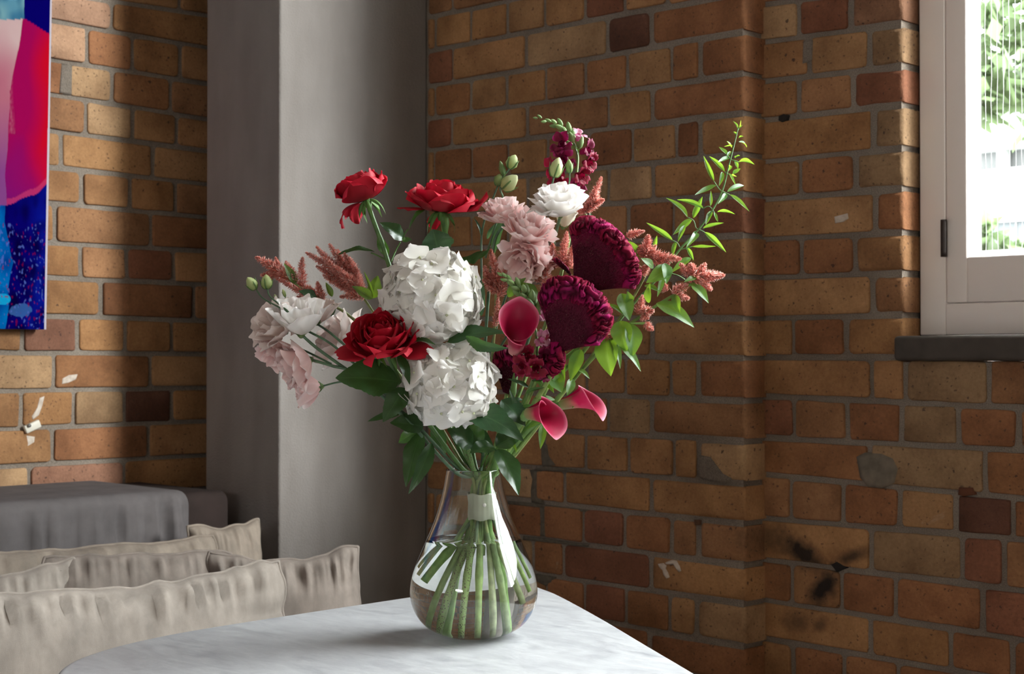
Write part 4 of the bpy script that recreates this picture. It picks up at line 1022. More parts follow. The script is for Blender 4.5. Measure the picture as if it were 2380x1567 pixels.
# cockscomb celosia
def cockscomb(label, apex, arc, thick, path, seed, crest=.02, amp=1.0, fold_k=1.0, base_w=.16, group='velvety crimson cockscombs', stem_r=.005, tilt=0.):
    A = PXW(apex); R_ = [PXW(p) for p in arc]; root = empty('cockscomb', VC+UPV*.01, label, 'flower', group); r = random.Random(seed)
    arcC = catmull(R_, 61); Cn = -AWY
    nS_, nT = 22, 61; V = []; Cc = []
    dk, md, lt = np.array((.045, .003, .010)), np.array((.15, .004, .030)), np.array((.30, .006, .075))
    allP = []
    for side in (1, -1):
        P = np.zeros((nS_, nT, 3)); C = np.zeros((nS_, nT, 3))
        for i, s in enumerate(np.linspace(0, 1, nS_)):
            for j in range(nT):
                t = j/(nT-1); e = Vector(arcC[j]); q = A+(e-A)*(base_w*(1-s)*0+s**.9)
                side_w = base_w*(1-s)**2*(t-.5)*2; q = q+ (Vector(arcC[-1])-Vector(arcC[0]))*side_w*.35
                endf = math.sin(pi*min(1, max(0, t)))**.35
                d = thick*(.30+.70*s)*endf*math.sqrt(max(0, 1-max(0, (s-.86)/.14)**2)) if s < 1 else 0
                d *= 1+.16*mnoise.noise(Vector((t*5+seed, s*3, side)))
                q = q+Cn*(side*d*.5)
                P[i, j] = q
                f = max(0, s-.5)/.5; c = dk*(1-f)+md*f
                g = min(1, max(0, 1.6*abs(t-.5)*f+.15)); c = c*(1-.45*g)+lt*.45*g
                C[i, j] = c*r.uniform(.85, 1.15)
        allP.append((P, C))
    Vt = list(allP[0][0].reshape(-1, 3))+list(allP[1][0].reshape(-1, 3)); Ct = np.vstack([allP[0][1].reshape(-1, 3), allP[1][1].reshape(-1, 3)])
    F = grid_faces(nS_, nT)+[tuple(reversed(f)) for f in grid_faces(nS_, nT, off=nS_*nT)]
    me = mesh('fan', Vt, F, True, None, Ct); bm = bmesh.new(); bm.from_mesh(me); bmesh.ops.remove_doubles(bm, verts=bm.verts, dist=.0001); bmesh.ops.recalc_face_normals(bm, faces=bm.faces); bm.to_mesh(me); bm.free(); me.shade_smooth()
    fan = link('fan', me, M_cock, root)
    mb = MB()                                            # fine seed-like fuzz over both faces
    for side, (P, C) in zip((1, -1), allP):
        for k in range(4200 if side == 1 else 500):
            s = r.random()**.6; t = r.random(); i = min(nS_-2, int(s*(nS_-1))); j = min(nT-2, int(t*(nT-1)))
            q = Vector(P[i, j])*(1-(s*(nS_-1)-i))+Vector(P[i+1, j])*(s*(nS_-1)-i)
            d = (Cn*side+PV(r.gauss(0, .5), 0, r.gauss(0, .5))+(q-A).normalized()*.6).normalized(); ln = .0024*r.uniform(.6, 1.3)
            sv = d.cross(UPV).normalized()*.00042; cc = C[i, j]*r.uniform(.9, 2.2)+np.array((.03, .010, .012))*r.random()
            if r.random() < .10: cc = np.array((.40, .26, .20))
            mb.add([q-sv, q+sv, q+d*ln], [(0, 1, 2)], col=cc)
    tag(link('seed_fuzz', mb.make('seed_fuzz', False), M_fuzz, root), kind='stuff')
    # crest: velvet folds winding like a brain along the rim
    NT, NP = 300, 44; P = np.zeros((NT, NP, 3)); C = np.zeros((NT, NP, 3))
    for i, t in enumerate(np.linspace(0, 1, NT)):
        j = t*(nT-1); jj = min(nT-2, int(j)); e = Vector(arcC[jj])*(1-(j-jj))+Vector(arcC[jj+1])*(j-jj)
        rd = (e-A).normalized(); ef = max(.12, math.sin(pi*min(1, max(0, t)))**.38)
        hr, hd = crest*.5*(.55+.45*ef), thick*.66*ef+.003
        c = e-rd*(crest*.36)
        for q in range(NP):
            a = 2*pi*q/NP; nrm_ = (rd*math.cos(a)+Cn*math.sin(a)); p = c+rd*(hr*math.cos(a))+Cn*(hd*math.sin(a))
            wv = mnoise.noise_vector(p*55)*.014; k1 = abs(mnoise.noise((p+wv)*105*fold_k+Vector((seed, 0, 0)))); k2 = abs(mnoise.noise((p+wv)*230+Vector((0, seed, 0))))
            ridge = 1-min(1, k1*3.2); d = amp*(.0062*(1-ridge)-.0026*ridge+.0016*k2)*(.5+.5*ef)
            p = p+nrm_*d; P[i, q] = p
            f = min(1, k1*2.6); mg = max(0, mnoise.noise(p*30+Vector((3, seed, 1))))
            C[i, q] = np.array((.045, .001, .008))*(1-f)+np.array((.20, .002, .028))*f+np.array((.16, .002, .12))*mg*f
    V = list(P.reshape(-1, 3)); F = grid_faces(NT, NP, True)+[tuple(range(NP-1, -1, -1)), tuple(range((NT-1)*NP, NT*NP))]
    me = mesh('crest', V, F, True, None, C.reshape(-1, 3)); bm = bmesh.new(); bm.from_mesh(me); bmesh.ops.recalc_face_normals(bm, faces=bm.faces); bm.to_mesh(me); bm.free(); me.shade_smooth()
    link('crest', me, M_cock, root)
    stem(root, [A]+path, stem_r*1.15, stem_r, (.20, .30, .08), foot_col=(.44, .50, .25))
    return root

# snapdragons
def snap_floret(root, c, d, size, seed, tone=0):
    P0 = PXW(c); M = frame(P0, PV(*d), (0, 0, 1)); r = random.Random(seed); S = size
    c0, c1, c2 = [((.10, .001, .018), (.17, .002, .035), (.34, .01, .13)), ((.16, .001, .012), (.22, .002, .022), (.36, .012, .08)), ((.62, .34, .40), (.52, .12, .26), (.70, .5, .56))][tone]
    mb = MB(); V, F = lathe([(.0004, -.55*S), (.16*S, -.5*S), (.22*S, -.2*S), (.28*S, .1*S), (.24*S, .2*S)], 12); mb.add(xf(M, np.array(V)), F, col=c1)
    fl = link('floret', mb.make('floret'), M_snap, root)
    for (th, ph, pr_) in ((.5, .75, [(.2, .05), (.45, .2), (.5, .55), (.75, .45)]), (-.5, .75, [(.2, .05), (.45, .2), (.5, .55), (.75, .45)]),
                          (pi, .6, [(.2, .05), (.55, .15), (.5, .5), (.7, .25)]), (pi+1.1, .6, [(.2, .05), (.5, .15), (.55, .35), (.8, .15)]), (pi-1.1, .6, [(.2, .05), (.5, .15), (.55, .35), (.8, .15)]),
                          (pi, .5, [(.1, .1), (.3, .45), (.1, .55), (.02, .4)])):
        me = bowl_petal(M, th+r.uniform(-.1, .1), ph, [(a*S, b*S) for a, b in pr_], c0, c1, c2, ruf=.06*S, rufn=5, point=.1, seed=seed+int(th*10), nu=9, nv=8, curl=.1*S)
        link('petal', me, M_snap, fl)
def snap_buds(root, axis_px, n, w0, w1, seed):
    C = catmull([PXW(p) for p in axis_px], 40); r = random.Random(seed)
    for k in range(n):
        s = k/(n-1); i = min(38, int(s*39)); c = Vector(C[i]); ax = Vector(C[i+1]-C[i]).normalized(); a = k*2.39996
        M3 = frame((0, 0, 0), ax, (.3, .2, .9)).to_3x3(); d = M3 @ Vector((math.cos(a), math.sin(a), 0)); w_ = (w0*(1-s)+w1*s)*PX
        out = (d*(.75-.45*s)+ax).normalized(); M = frame(c+d*w_*.25, out, ax); L = w_*1.75
        V, F = lathe([(.0003, 0), (w_*.34, L*.2), (w_*.42, L*.5), (w_*.30, L*.8), (w_*.1, L*.97), (.0002, L)], 10)
        f = r.uniform(.8, 1.2); link('bud', mesh('bud', xf(M, np.array(V)), F, True, None, np.tile((.24*f, .36*f, .14*f), (len(V), 1))), M_bud, root)
# ------------------------------------------------------------------ the bouquet
def flower(name, label, cat='flower', group=None):
    return empty(name, VC+UPV*.01, label, cat, group)
# roses
r1 = flower('red_rose', 'tall red rose at upper left, bloom leaning left on a bare curved stem', group='red roses')
b1 = PXW((852, 466, .02))
rose_bloom(r1, b1, PV(-.36, -.05, .9), .047, 25, 1, .84, droop=((3.3, [(.004, .0), (.034, .006), (.044, -.004), (.046, -.026)]), (2.6, [(.004, .0), (.032, .006), (.040, .004), (.044, -.012)]), (2.2, [(.004, .0), (.026, .002), (.042, -.004), (.046, -.024)])), xh=PV(1, 0, 0))
stem(r1, [b1, (868, 512, .02), (890, 572, .02), (907, 625, .02), (940, 720, .04), (1000, 880, .05), (1070, 1050, .03)], .0036, .0036, G_ROSE)
twig(r1, [(903, 608, .02), (875, 593, .02), (862, 588, .02)], .0013, .0010, G_ROSE)
leaf(r1, (872, 586, .02), (778, 593, .0), 34, M_roseleaf, (.1, -.35, .9), .08, .3, .12)
leaf(r1, (903, 595, .025), (877, 543, .03), 30, M_roseleaf, (-.5, -.6, .5), .05, .3, .1)
twig(r1, [(908, 610, .02), (921, 580, .03), (931, 562, .03)], .0012, .0009, G_ROSE)
leaf(r1, (938, 556, .03), (883, 517, .01), 44, M_roseleaf, (.2, -.9, .4), .08, .2, .1)
leaf(r1, (935, 560, .03), (957, 556, .03), 16, M_roseleaf, None, .08, .2, .1)
r2 = flower('red_rose', 'wide open red rose at top centre with a spread outer petal at right', group='red roses')
b2 = PXW((1026, 492, -.01))
rose_bloom(r2, b2, PV(.06, -.16, .97), .050, 27, 4, 1.0, droop=((.1, [(.004, .0), (.036, .0), (.050, .012), (.060, .030)]), (3.0, [(.004, .0), (.03, .004), (.050, .004), (.058, .0)]), (1.9, [(.004, .0), (.02, -.004), (.03, -.012), (.034, -.030)])), xh=PV(1, 0, 0))
stem(r2, [b2, (1031, 520, -.01), (1038, 560, .0), (1046, 640, .04), (1070, 850, .05), (1100, 1060, .02)], .0037, .0036, G_ROSE)
leaf(r2, (995, 484, .0), (948, 534, .0), 24, M_roseleaf, (-.5, -.5, .6), .08, .5, .08)
twig(r2, [(948, 534, 0), (942, 542, .01), (935, 556, .02)], .0010, .0010, G_ROSE)
leaf(r2, (1020, 594, -.02), (1006, 533, -.035), 92, M_hydleaf, (.1, -.95, .2), .06, .18, .14, peak=.5)
leaf(r2, (990, 600, .0), (966, 572, .0), 40, M_roseleaf, (.1, -.8, .5), .06, .2, .1)
leaf(r2, (1138, 578, .01), (1070, 602, -.02), 66, M_roseleaf, (-.1, -.5, -.8), .06, .15, .12)
r3 = flower('red_rose', 'red rose at front left, facing up beside the white hydrangea', group='red roses')
b3 = PXW((897, 806, -.075))
rose_bloom(r3, b3, PV(-.16, -.62, .80), .052, 28, 9, 1.0, droop=((.35, [(.004, .0), (.034, .0), (.050, .012), (.056, .034)]), (-.25, [(.004, .0), (.03, -.002), (.05, .0), (.058, -.006)]), (3.4, [(.004, .0), (.036, .006), (.052, .012), (.062, .008)])), xh=PV(1, 0, 0))
stem(r3, [b3, (905, 830, -.06), (935, 900, -.03), (1000, 990, -.01), (1075, 1090, -.01)], .0036, .0036, G_ROSE)
leaf(r3, (928, 888, -.07), (780, 877, -.10), 108, M_roseleaf, (-.1, -.62, .35), .05, .16, .12, peak=.46)
leaf(r3, (942, 902, -.07), (890, 981, -.09), 58, M_roseleaf, (.1, -.8, .3), .06, .22, .10)
leaf(r3, (928, 964, -.05), (854, 979, -.06), 24, M_roseleaf, None, .06, .3, .08)
leaf(r3, (926, 824, -.085), (953, 894, -.105), 28, M_roseleaf, (.3, -.8, .3), .06, .3, .05)
leaf(r3, (958, 794, -.09), (1012, 799, -.10), 20, M_roseleaf, (.1, -.6, .7), .12, .3, .05)
leaf(r3, (870, 815, -.07), (899, 852, -.09), 13, M_celleaf, None, .1, .3, 0)
# hydrangeas
h1 = hydrangea('larger white hydrangea head, higher of the two, above the rose at front', (1003, 694, -.045), .076, .95, [(1015, 850, 0), (1060, 1000, 0), (1105, 1100, 0)], 21, 74)
h2 = hydrangea('lower white hydrangea head hanging just above the vase neck', (1046, 893, -.055), .072, .82, [(1075, 1000, -.03), (1100, 1090, -.02)], 22, 64, 1.8)
leaf(h1, (1040, 796, -.07), (1180, 770, -.06), 62, M_hydleaf, (.1, -.5, .8), .08, .15, .1)
leaf(h1, (1082, 782, -.085), (1180, 812, -.10), 40, M_hydleaf, (.2, -.62, -.5), .10, .3, .14)
leaf(h2, (1080, 958, -.05), (1218, 1020, -.09), 84, M_hydleaf, (.1, -.68, .55), .12, .14, .14)
leaf(h2, (1165, 930, -.03), (1222, 990, -.04), 60, M_hydleaf, (.3, -.7, .3), .08, .2, .1)
for b, t, w_, nr in (((1098, 1036, -.03), (1040, 998, -.05), 62, (-.1, -.8, .5)), ((1150, 1041, -.05), (1092, 1052, -.075), 58, (0, -.6, .8)), ((1156, 1044, -.05), (1207, 1150, -.085), 62, (.35, -.75, .5)),
                     ((1152, 1038, -.04), (1214, 1008, -.03), 56, (.2, -.7, .6)), ((1120, 1030, 0), (1085, 985, .0), 50, (-.2, -.9, .2))):
    leaf(r2, b, t, w_, M_roseleaf, nr, .07, .2, .09)
for b, t, w_, nr, bd in (((984, 992, -.02), (907, 982, -.04), 60, (-.2, -.8, .4), .07), ((980, 1004, -.02), (942, 1132, -.05), 54, (-.3, -.85, .2), .05), ((1004, 1030, -.03), (951, 1148, -.06), 40, (.3, -.8, .2), .10), ((975, 1000, -.01), (925, 1030, .0), 40, (-.3, -.8, .2), .06)):
    leaf(r3, b, t, w_, M_roseleaf, nr, bd, .24, .10)
leaf(h1, (1010, 985, .0), (1035, 1060, .01), 40, M_hydleaf, (-.2, -.9, .1), .05, .2, .05)
leaf(h1, (1085, 1000, .01), (1150, 1060, .02), 60, M_hydleaf, (.1, -.9, .2), .05, .2, .05)
twig(r2, [(1150, 1040, -.05), (1135, 1048, -.03), (1118, 1085, -.005)], .0014, .0018, G_ROSE)
# lisianthus
LG = 'lisianthus sprays'
l1 = flower('lisianthus', 'spray of creamy lisianthus blooms and green buds reaching furthest left', group=LG)
lis_bloom(l1, (664, 772, -.03), PV(-.52, -.60, .50), .044, 31, 11, 'blush', 1.0)
lis_bloom(l1, (700, 779, -.05), PV(-.06, -.35, .93), .052, 32, 9, 'white', .72)
lis_bloom(l1, (738, 752, .0), PV(.05, -.1, .95), .038, 33, 8, 'blush', .62)
lis_bloom(l1, (822, 818, .03), PV(-.72, -.25, .45), .056, 34, 9, 'blush', .9)
bud(l1, (594, 672, -.02), (575, 645, -.03), 25, seed=1); bud(l1, (621, 672, -.02), (618, 638, -.02), 26, seed=2); bud(l1, (663, 690, -.02), (657, 672, -.02), 8, seed=3); bud(l1, (643, 698, -.02), (638, 684, -.02), 8, seed=4)
twig(l1, [(594, 671, -.02), (612, 694, -.03), (658, 720, -.07), (700, 752, -.075)], .0011, .0013, G_LIS); twig(l1, [(621, 672, -.02), (628, 690, -.04), (660, 716, -.07), (702, 752, -.075)], .0011, .0013, G_LIS)
twig(l1, [(663, 690, -.02), (670, 712, -.03), (680, 740, -.03)], .0008, .0008, G_LIS)
stem(l1, [(702, 779, -.05), (735, 808, -.05), (790, 848, -.05), (850, 890, -.04), (960, 980, -.02), (1065, 1090, -.01)], .0022, .0026, G_LIS)
twig(l1, [(716, 770, -.045), (770, 800, -.045), (830, 852, -.04), (900, 920, -.03)], .0017, .002, G_LIS)
twig(l1, [(738, 754, 0), (770, 776, -.03), (820, 822, -.04), (900, 915, -.03)], .0017, .002, G_LIS)
twig(l1, [(822, 818, .03), (850, 850, 0), (900, 920, -.03)], .0016, .002, G_LIS)
leaf(l1, (795, 808, -.05), (842, 848, -.06), 26, M_lisleaf, None, .05, .3)
leaf(l1, (772, 690, .0), (757, 656, .0), 17, M_celleaf, None, .05, .3); leaf(l1, (770, 735, .0), (764, 697, .0), 26, M_lisleaf, None, .05, .2)
l2 = flower('lisianthus', 'spray of pink lisianthus blooms hanging lowest at left', group=LG)
lis_bloom(l2, (722, 836, -.04), PV(-.80, -.30, -.32), .046, 35, 11, 'pink', .85)
lis_bloom(l2, (748, 898, -.03), PV(-.82, -.15, -.12), .040, 36, 7, 'pink', .55)
lis_bloom(l2, (655, 800, -.01), PV(-.4, -.4, -.5), .036, 37, 8, 'pink', .9)
stem(l2, [(722, 836, -.04), (770, 850, -.05), (830, 872, -.05), (940, 970, -.03), (1055, 1095, -.02)], .0021, .0026, G_LIS)
twig(l2, [(748, 898, -.03), (790, 888, -.04), (850, 884, -.045)], .0013, .0016, G_LIS)
twig(l2, [(655, 800, -.01), (700, 812, -.02), (770, 846, -.045)], .0013, .0016, G_LIS)
l3 = flower('lisianthus', 'upper spray of shell pink lisianthus with three green buds on top', group=LG)
lis_bloom(l3, (1172, 518, .02), PV(-.12, -.40, .88), .036, 41, 12, 'pink', .95)
lis_bloom(l3, (1222, 560, .0), PV(.22, -.55, .75), .043, 42, 14, 'pink', .98)
lis_bloom(l3, (1240, 618, .02), PV(.18, -.60, .42), .034, 43, 10, 'pink', .95)
lis_bloom(l3, (1224, 590, .01), PV(-.30, -.65, -.35), .042, 44, 11, 'pink', .95)
bud(l3, (1168, 440, .02), (1202, 408, .01), 36, (.34, .42, .15), (.62, .66, .38), 5); bud(l3, (1184, 392, .02), (1198, 360, .02), 28, seed=6); bud(l3, (1172, 408, .02), (1162, 374, .02), 14, (.15, .26, .09), (.22, .33, .12), seed=7); bud(l3, (1155, 432, .02), (1162, 404, .02), 22, (.16, .25, .08), (.34, .42, .16), 8)
twig(l3, [(1168, 440, .02), (1161, 424, .02), (1178, 400, .02), (1185, 391, .02)], .0015, .0012, G_LIS)
twig(l3, [(1158, 430, .02), (1146, 460, .02), (1130, 500, .03), (1119, 550, .03), (1119, 640, .03), (1118, 720, .03)], .0014, .0018, G_LIS)
twig(l3, [(1172, 408, .02), (1168, 422, .02), (1162, 440, .02), (1168, 470, .04), (1140, 560, .03), (1128, 600, .03)], .0013, .0016, G_LIS)
stem(l3, [(1172, 520, .02), (1150, 560, .03), (1140, 640, .03), (1130, 760, .03), (1125, 900, .03), (1122, 1060, .01)], .0022, .0026, G_LIS)
twig(l3, [(1222, 562, 0), (1200, 620, .02), (1165, 720, .03), (1130, 850, .03)], .0017, .002, G_LIS); twig(l3, [(1240, 620, .02), (1228, 670, .02), (1190, 760, .03), (1130, 860, .03)], .0016, .002, G_LIS)
twig(l3, [(1222, 590, 0), (1232, 640, .01), (1215, 680, .03), (1185, 760, .03)], .0014, .0016, G_LIS)
leaf(l3, (1168, 513, .04), (1146, 598, .03), 34, M_lisleaf, (-.5, -.8, .1), .05, .3); leaf(l3, (1119, 552, .03), (1101, 504, .02), 10, M_lisleaf, None, .1, .3); leaf(l3, (1132, 556, .04), (1150, 520, .04), 12, M_lisleaf, None, .1, .3)
leaf(l3, (1119, 735, .03), (1122, 648, .03), 26, M_lisleaf, (-.3, -.9, .1), .05, .3); leaf(l3, (1205, 670, .02), (1196, 610, .02), 16, M_lisleaf, None, .05, .3)
l4 = flower('lisianthus', 'white lisianthus bloom with two pale buds near the top of the bunch', group=LG)
lis_bloom(l4, (1302, 502, -.03), PV(-.04, -.42, .90), .044, 51, 15, 'white', 1.0)
lis_bloom(l4, (1308, 530, .03), PV(.2, -.2, .8), .030, 52, 6, 'cream', .4)
bud(l4, (1287, 412, -.03), (1300, 366, -.035), 30, (.40, .48, .18), (.66, .68, .40), 9); bud(l4, (1324, 402, -.02), (1322, 370, -.025), 17, (.16, .27, .09), (.30, .40, .15), 10)
twig(l4, [(1287, 412, -.03), (1283, 440, -.02), (1292, 490, -.01)], .0014, .0015, G_LIS); twig(l4, [(1324, 402, -.02), (1322, 430, -.01), (1306, 490, .0)], .0010, .0013, G_LIS)
stem(l4, [(1302, 502, 0), (1288, 560, .03), (1262, 680, .05), (1210, 850, .05), (1150, 1050, .02)], .0022, .0026, G_LIS)
leaf(l4, (1268, 500, .02), (1258, 470, .02), 12, M_lisleaf, None, .05, .3); leaf(l4, (1380, 525, .03), (1368, 488, .02), 12, M_lisleaf, None, .05, .3)
# snapdragons
s1 = flower('snapdragon', 'burgundy snapdragon spike with a green tip bending left at the very top', group='snapdragons')
snap_buds(s1, [(1340, 350, .03), (1322, 312, .03), (1296, 290, .03), (1247, 273, .02)], 15, 21, 7, 1)
for k, (c, d, sz, tn) in enumerate((((1308, 338, .01), (-.45, -.7, .3), .025, 0), ((1312, 372, .01), (-.3, -.9, .0), .026, 0), ((1288, 392, .02), (-.8, -.4, 0), .024, 1), ((1364, 350, .01), (.8, -.4, .2), .022, 0), ((1368, 378, .01), (.7, -.6, -.1), .021, 1),
                                   ((1350, 408, .01), (.6, -.7, -.2), .021, 1), ((1300, 415, .02), (-.3, -.8, -.3), .024, 1), ((1345, 316, .02), (.3, -.4, .8), .016, 2), ((1338, 432, .04), (.2, -.6, -.2), .022, 0))):
    snap_floret(s1, c, d, sz, 60+k, tn)
stem(s1, [(1300, 293, .03), (1326, 320, .03), (1342, 360, .035), (1338, 420, .04), (1330, 520, .06), (1280, 720, .06), (1180, 980, .03)], .0014, .0030, (.16, .28, .08), foot_col=(.3, .42, .15))
leaf(s1, (1345, 360, .02), (1338, 342, .01), 12, M_celleaf, None, .05, .3)
s2 = flower('snapdragon', 'snapdragon with a pale green bud tip behind the front calla lily', group='snapdragons')
snap_buds(s2, [(1246, 735, -.02), (1228, 700, -.02), (1205, 668, -.03), (1166, 640, -.04)], 20, 24, 9, 2)
for k, (c, d, sz, tn) in enumerate((((1262, 736, -.03), (.6, -.6, .4), .017, 2), ((1258, 790, -.04), (.5, -.8, .2), .019, 2), ((1272, 800, -.03), (.7, -.6, .1), .022, 1), ((1216, 850, -.05), (-.6, -.8, -.1), .023, 1), ((1246, 855, -.05), (.0, -.9, -.2), .023, 1),
                                   ((1262, 830, -.04), (.4, -.8, 0), .022, 0), ((1228, 826, -.05), (-.3, -.8, .1), .020, 1), ((1210, 830, -.03), (-.7, -.4, 0), .020, 0), ((1268, 862, -.03), (.5, -.7, -.3), .022, 0))):
    snap_floret(s2, c, d, sz, 80+k, tn)
stem(s2, [(1205, 672, -.03), (1236, 735, -.02), (1248, 800, -.02), (1240, 880, -.01), (1200, 980, .0), (1150, 1090, -.01)], .0016, .0030, (.15, .27, .08), foot_col=(.3, .42, .15))
for b, t, w_ in (((1228, 900, -.02), (1180, 880, -.04), 12), ((1222, 915, -.02), (1265, 900, -.04), 12), ((1215, 930, -.02), (1170, 935, -.03), 14), ((1205, 950, -.02), (1262, 945, -.04), 14), ((1235, 885, -.02), (1285, 880, -.02), 12), ((1200, 960, -.02), (1185, 905, -.04), 14)):
    leaf(s2, b, t, w_, M_roseleaf, None, .10, .3)
# cockscombs
cockscomb('largest cockscomb, a tall crimson velvet fan behind the lower one', (1352, 662, -.02), [(1322, 530, -.02), (1352, 514, -.025), (1392, 520, -.03), (1432, 550, -.03), (1462, 590, -.03), (1480, 635, -.03), (1472, 672, -.02)], .030, [(1335, 720, .0), (1280, 880, .01), (1180, 1060, .01)], 1, .019, 1.0, base_w=.36, stem_r=.0036)
cockscomb('lower cockscomb, a dark crimson fan beside the front calla lily', (1296, 806, -.045), [(1250, 698, -.05), (1268, 668, -.055), (1308, 656, -.06), (1358, 668, -.06), (1398, 704, -.06), (1414, 752, -.055), (1388, 804, -.05)], .032, [(1285, 860, -.03), (1230, 960, -.01), (1160, 1080, -.01)], 2, .027, 1.1, base_w=.30, stem_r=.0036)
cockscomb('smallest cockscomb, a short dark crest under the lower fan', (1262, 842, -.03), [(1282, 790, -.035), (1296, 806, -.04), (1302, 832, -.04), (1296, 856, -.04), (1278, 872, -.035)], .018, [(1240, 900, -.01), (1170, 1060, .0)], 3, .020, 1.0, base_w=.3, stem_r=.0026)
cockscomb('shaded maroon cockscomb deep in the bunch right of the lower hydrangea', (1178, 915, .01), [(1146, 845, .01), (1158, 822, .01), (1180, 816, .0), (1205, 830, .0), (1212, 870, .01)], .022, [(1165, 980, .01), (1135, 1090, .01)], 4, .020, 1.0, base_w=.4, stem_r=.0026)
cockscomb('slim magenta cockscomb tip between pink lisianthus and the largest fan', (1326, 640, .0), [(1284, 606, .0), (1296, 602, -.005), (1308, 612, -.005), (1322, 626, 0)], .010, [(1310, 720, .03), (1240, 900, .03), (1160, 1060, .02)], 5, .009, .5, 1.6, base_w=.2, stem_r=.0026)
# calla lilies
calla('pink calla lily facing forward in the middle of the bunch', (1199, 816, -.04), PV(.06, -.74, .66), .080, .0335, PV(.05, .6, .8), [(1200, 850, .0), (1185, 950, -.01), (1145, 1090, -.01)], 1, 1.05, .06, pink=True, br=.33)
calla('lower left of the two pink callas at right, its mouth turned to the viewer', (1226, 962, -.035), PV(.72, -.69, .02), .062, .038, PV(.05, -.25, -.95), [(1205, 984, -.03), (1165, 1050, -.02), (1140, 1110, -.01)], 2, .92, .05, br=.22)
calla('pink calla lily reaching furthest right with a pointed curled tip', (1304, 942, .0), PV(.85, -.48, .22), .070, .033, PV(.12, -.35, -.93), [(1272, 965, .0), (1215, 1010, .0), (1150, 1100, .0)], 3, .95, .45, br=.22)
# feathery celosias
CG = 'feathery salmon celosias'
def cel(label, stempath, spikes, sd_, tone=0, r0=.0016, r1=.0026, col=(.20, .24, .08)):
    root = flower('feathery_celosia', label, group=CG)
    stem(root, stempath, r0, r1, col)
    for k, (b, t, w_) in enumerate(spikes):
        plume(root, b, t, w_, sd_*20+k, tone=tone, bendv=(rng.uniform(-4, 4), rng.uniform(-4, 4)))
    return root
p1 = cel('salmon celosia plume reaching furthest left above the green buds', [(640, 628, .0), (690, 662, .0), (745, 695, .0), (830, 750, .02), (950, 900, .04), (1065, 1080, .01)],
         [((680, 652, 0), (594, 598, 0), 24), ((650, 632, 0), (606, 640, 0), 16), ((690, 655, 0), (664, 608, 0), 16), ((705, 662, 0), (704, 598, 0), 16), ((735, 690, 0), (690, 655, 0), 18), ((752, 700, 0), (738, 655, 0), 16), ((665, 650, 0), (640, 598, 0), 14), ((720, 690, 0), (640, 645, .01), 14), ((748, 698, 0), (690, 690, 0), 14)], 1)
leaf(p1, (688, 660, 0), (660, 612, -.01), 24, M_celleaf, None, .05, .3); leaf(p1, (735, 694, -.01), (694, 676, -.02), 30, M_hydleaf, None, .05, .3)
p2 = cel('bushy salmon celosia plume left of the larger white hydrangea', [(800, 640, .01), (835, 680, .01), (870, 730, .02), (960, 880, .05), (1070, 1070, .02)],
         [((800, 650, .01), (711, 587, 0), 18), ((805, 640, .01), (735, 573, 0), 18), ((812, 635, .01), (765, 567, 0), 18), ((820, 650, .01), (784, 580, .01), 16), ((835, 670, .01), (800, 588, .0), 18), ((840, 685, .01), (825, 620, 0), 18), ((810, 660, .01), (735, 618, 0), 18), ((820, 668, .01), (752, 640, 0), 18), ((830, 680, .01), (775, 652, 0), 20), ((850, 692, 0), (800, 664, 0), 16), ((815, 655, -.01), (752, 598, -.012), 16), ((825, 662, -.01), (770, 618, -.012), 16), ((830, 668, -.01), (788, 632, -.015), 16), ((838, 690, -.01), (790, 690, -.012), 14), ((842, 680, -.01), (832, 640, -.012), 16), ((838, 668, .02), (812, 598, .02), 18)], 2, 1)
leaf(p2, (866, 694, -.01), (818, 665, -.02), 28, M_celleaf, (-.3, -.8, .4), .05, .3); leaf(p2, (868, 690, .0), (846, 630, -.01), 10, M_celleaf, None, .05, .3); leaf(p2, (866, 694, .02), (878, 640, .02), 38, M_celleaf, (.1, -.9, .2), .05, .2)
p3 = cel('salmon celosia plume between larger hydrangea and snapdragon tip', [(1152, 670, .01), (1150, 760, .02), (1138, 900, .03), (1125, 1080, .01)],
         [((1160, 672, 0), (1141, 580, 0), 20), ((1150, 665, 0), (1126, 618, 0), 16), ((1164, 668, 0), (1176, 618, 0), 14), ((1156, 680, 0), (1122, 650, 0), 18), ((1160, 690, 0), (1172, 640, 0), 18), ((1150, 760, .01), (1158, 690, .01), 12), ((1148, 745, .01), (1170, 715, .01), 10)], 3, 0)
p4 = cel('salmon celosia plumes tucked left of the largest cockscomb', [(1312, 600, .02), (1290, 700, .03), (1220, 880, .04), (1150, 1070, .02)],
         [((1305, 625, .02), (1318, 538, .01), 20), ((1290, 625, .02), (1284, 565, .01), 18), ((1300, 618, .01), (1268, 590, .01), 16), ((1322, 625, .02), (1332, 570, .02), 16), ((1272, 680, .0), (1262, 610, .0), 22), ((1256, 655, .0), (1219, 620, .0), 14), ((1240, 650, .0), (1246, 625, .0), 12)], 4, 0)
p5 = cel('salmon celosia plume beside the white lisianthus at the top', [(1362, 498, .02), (1352, 560, .05), (1310, 720, .06), (1180, 1010, .03)],
         [((1362, 495, .01), (1398, 411, .0), 18), ((1362, 490, .01), (1404, 464, .0), 18), ((1358, 498, .01), (1345, 470, .01), 16), ((1372, 480, .01), (1384, 440, .01), 20)], 5, 0)
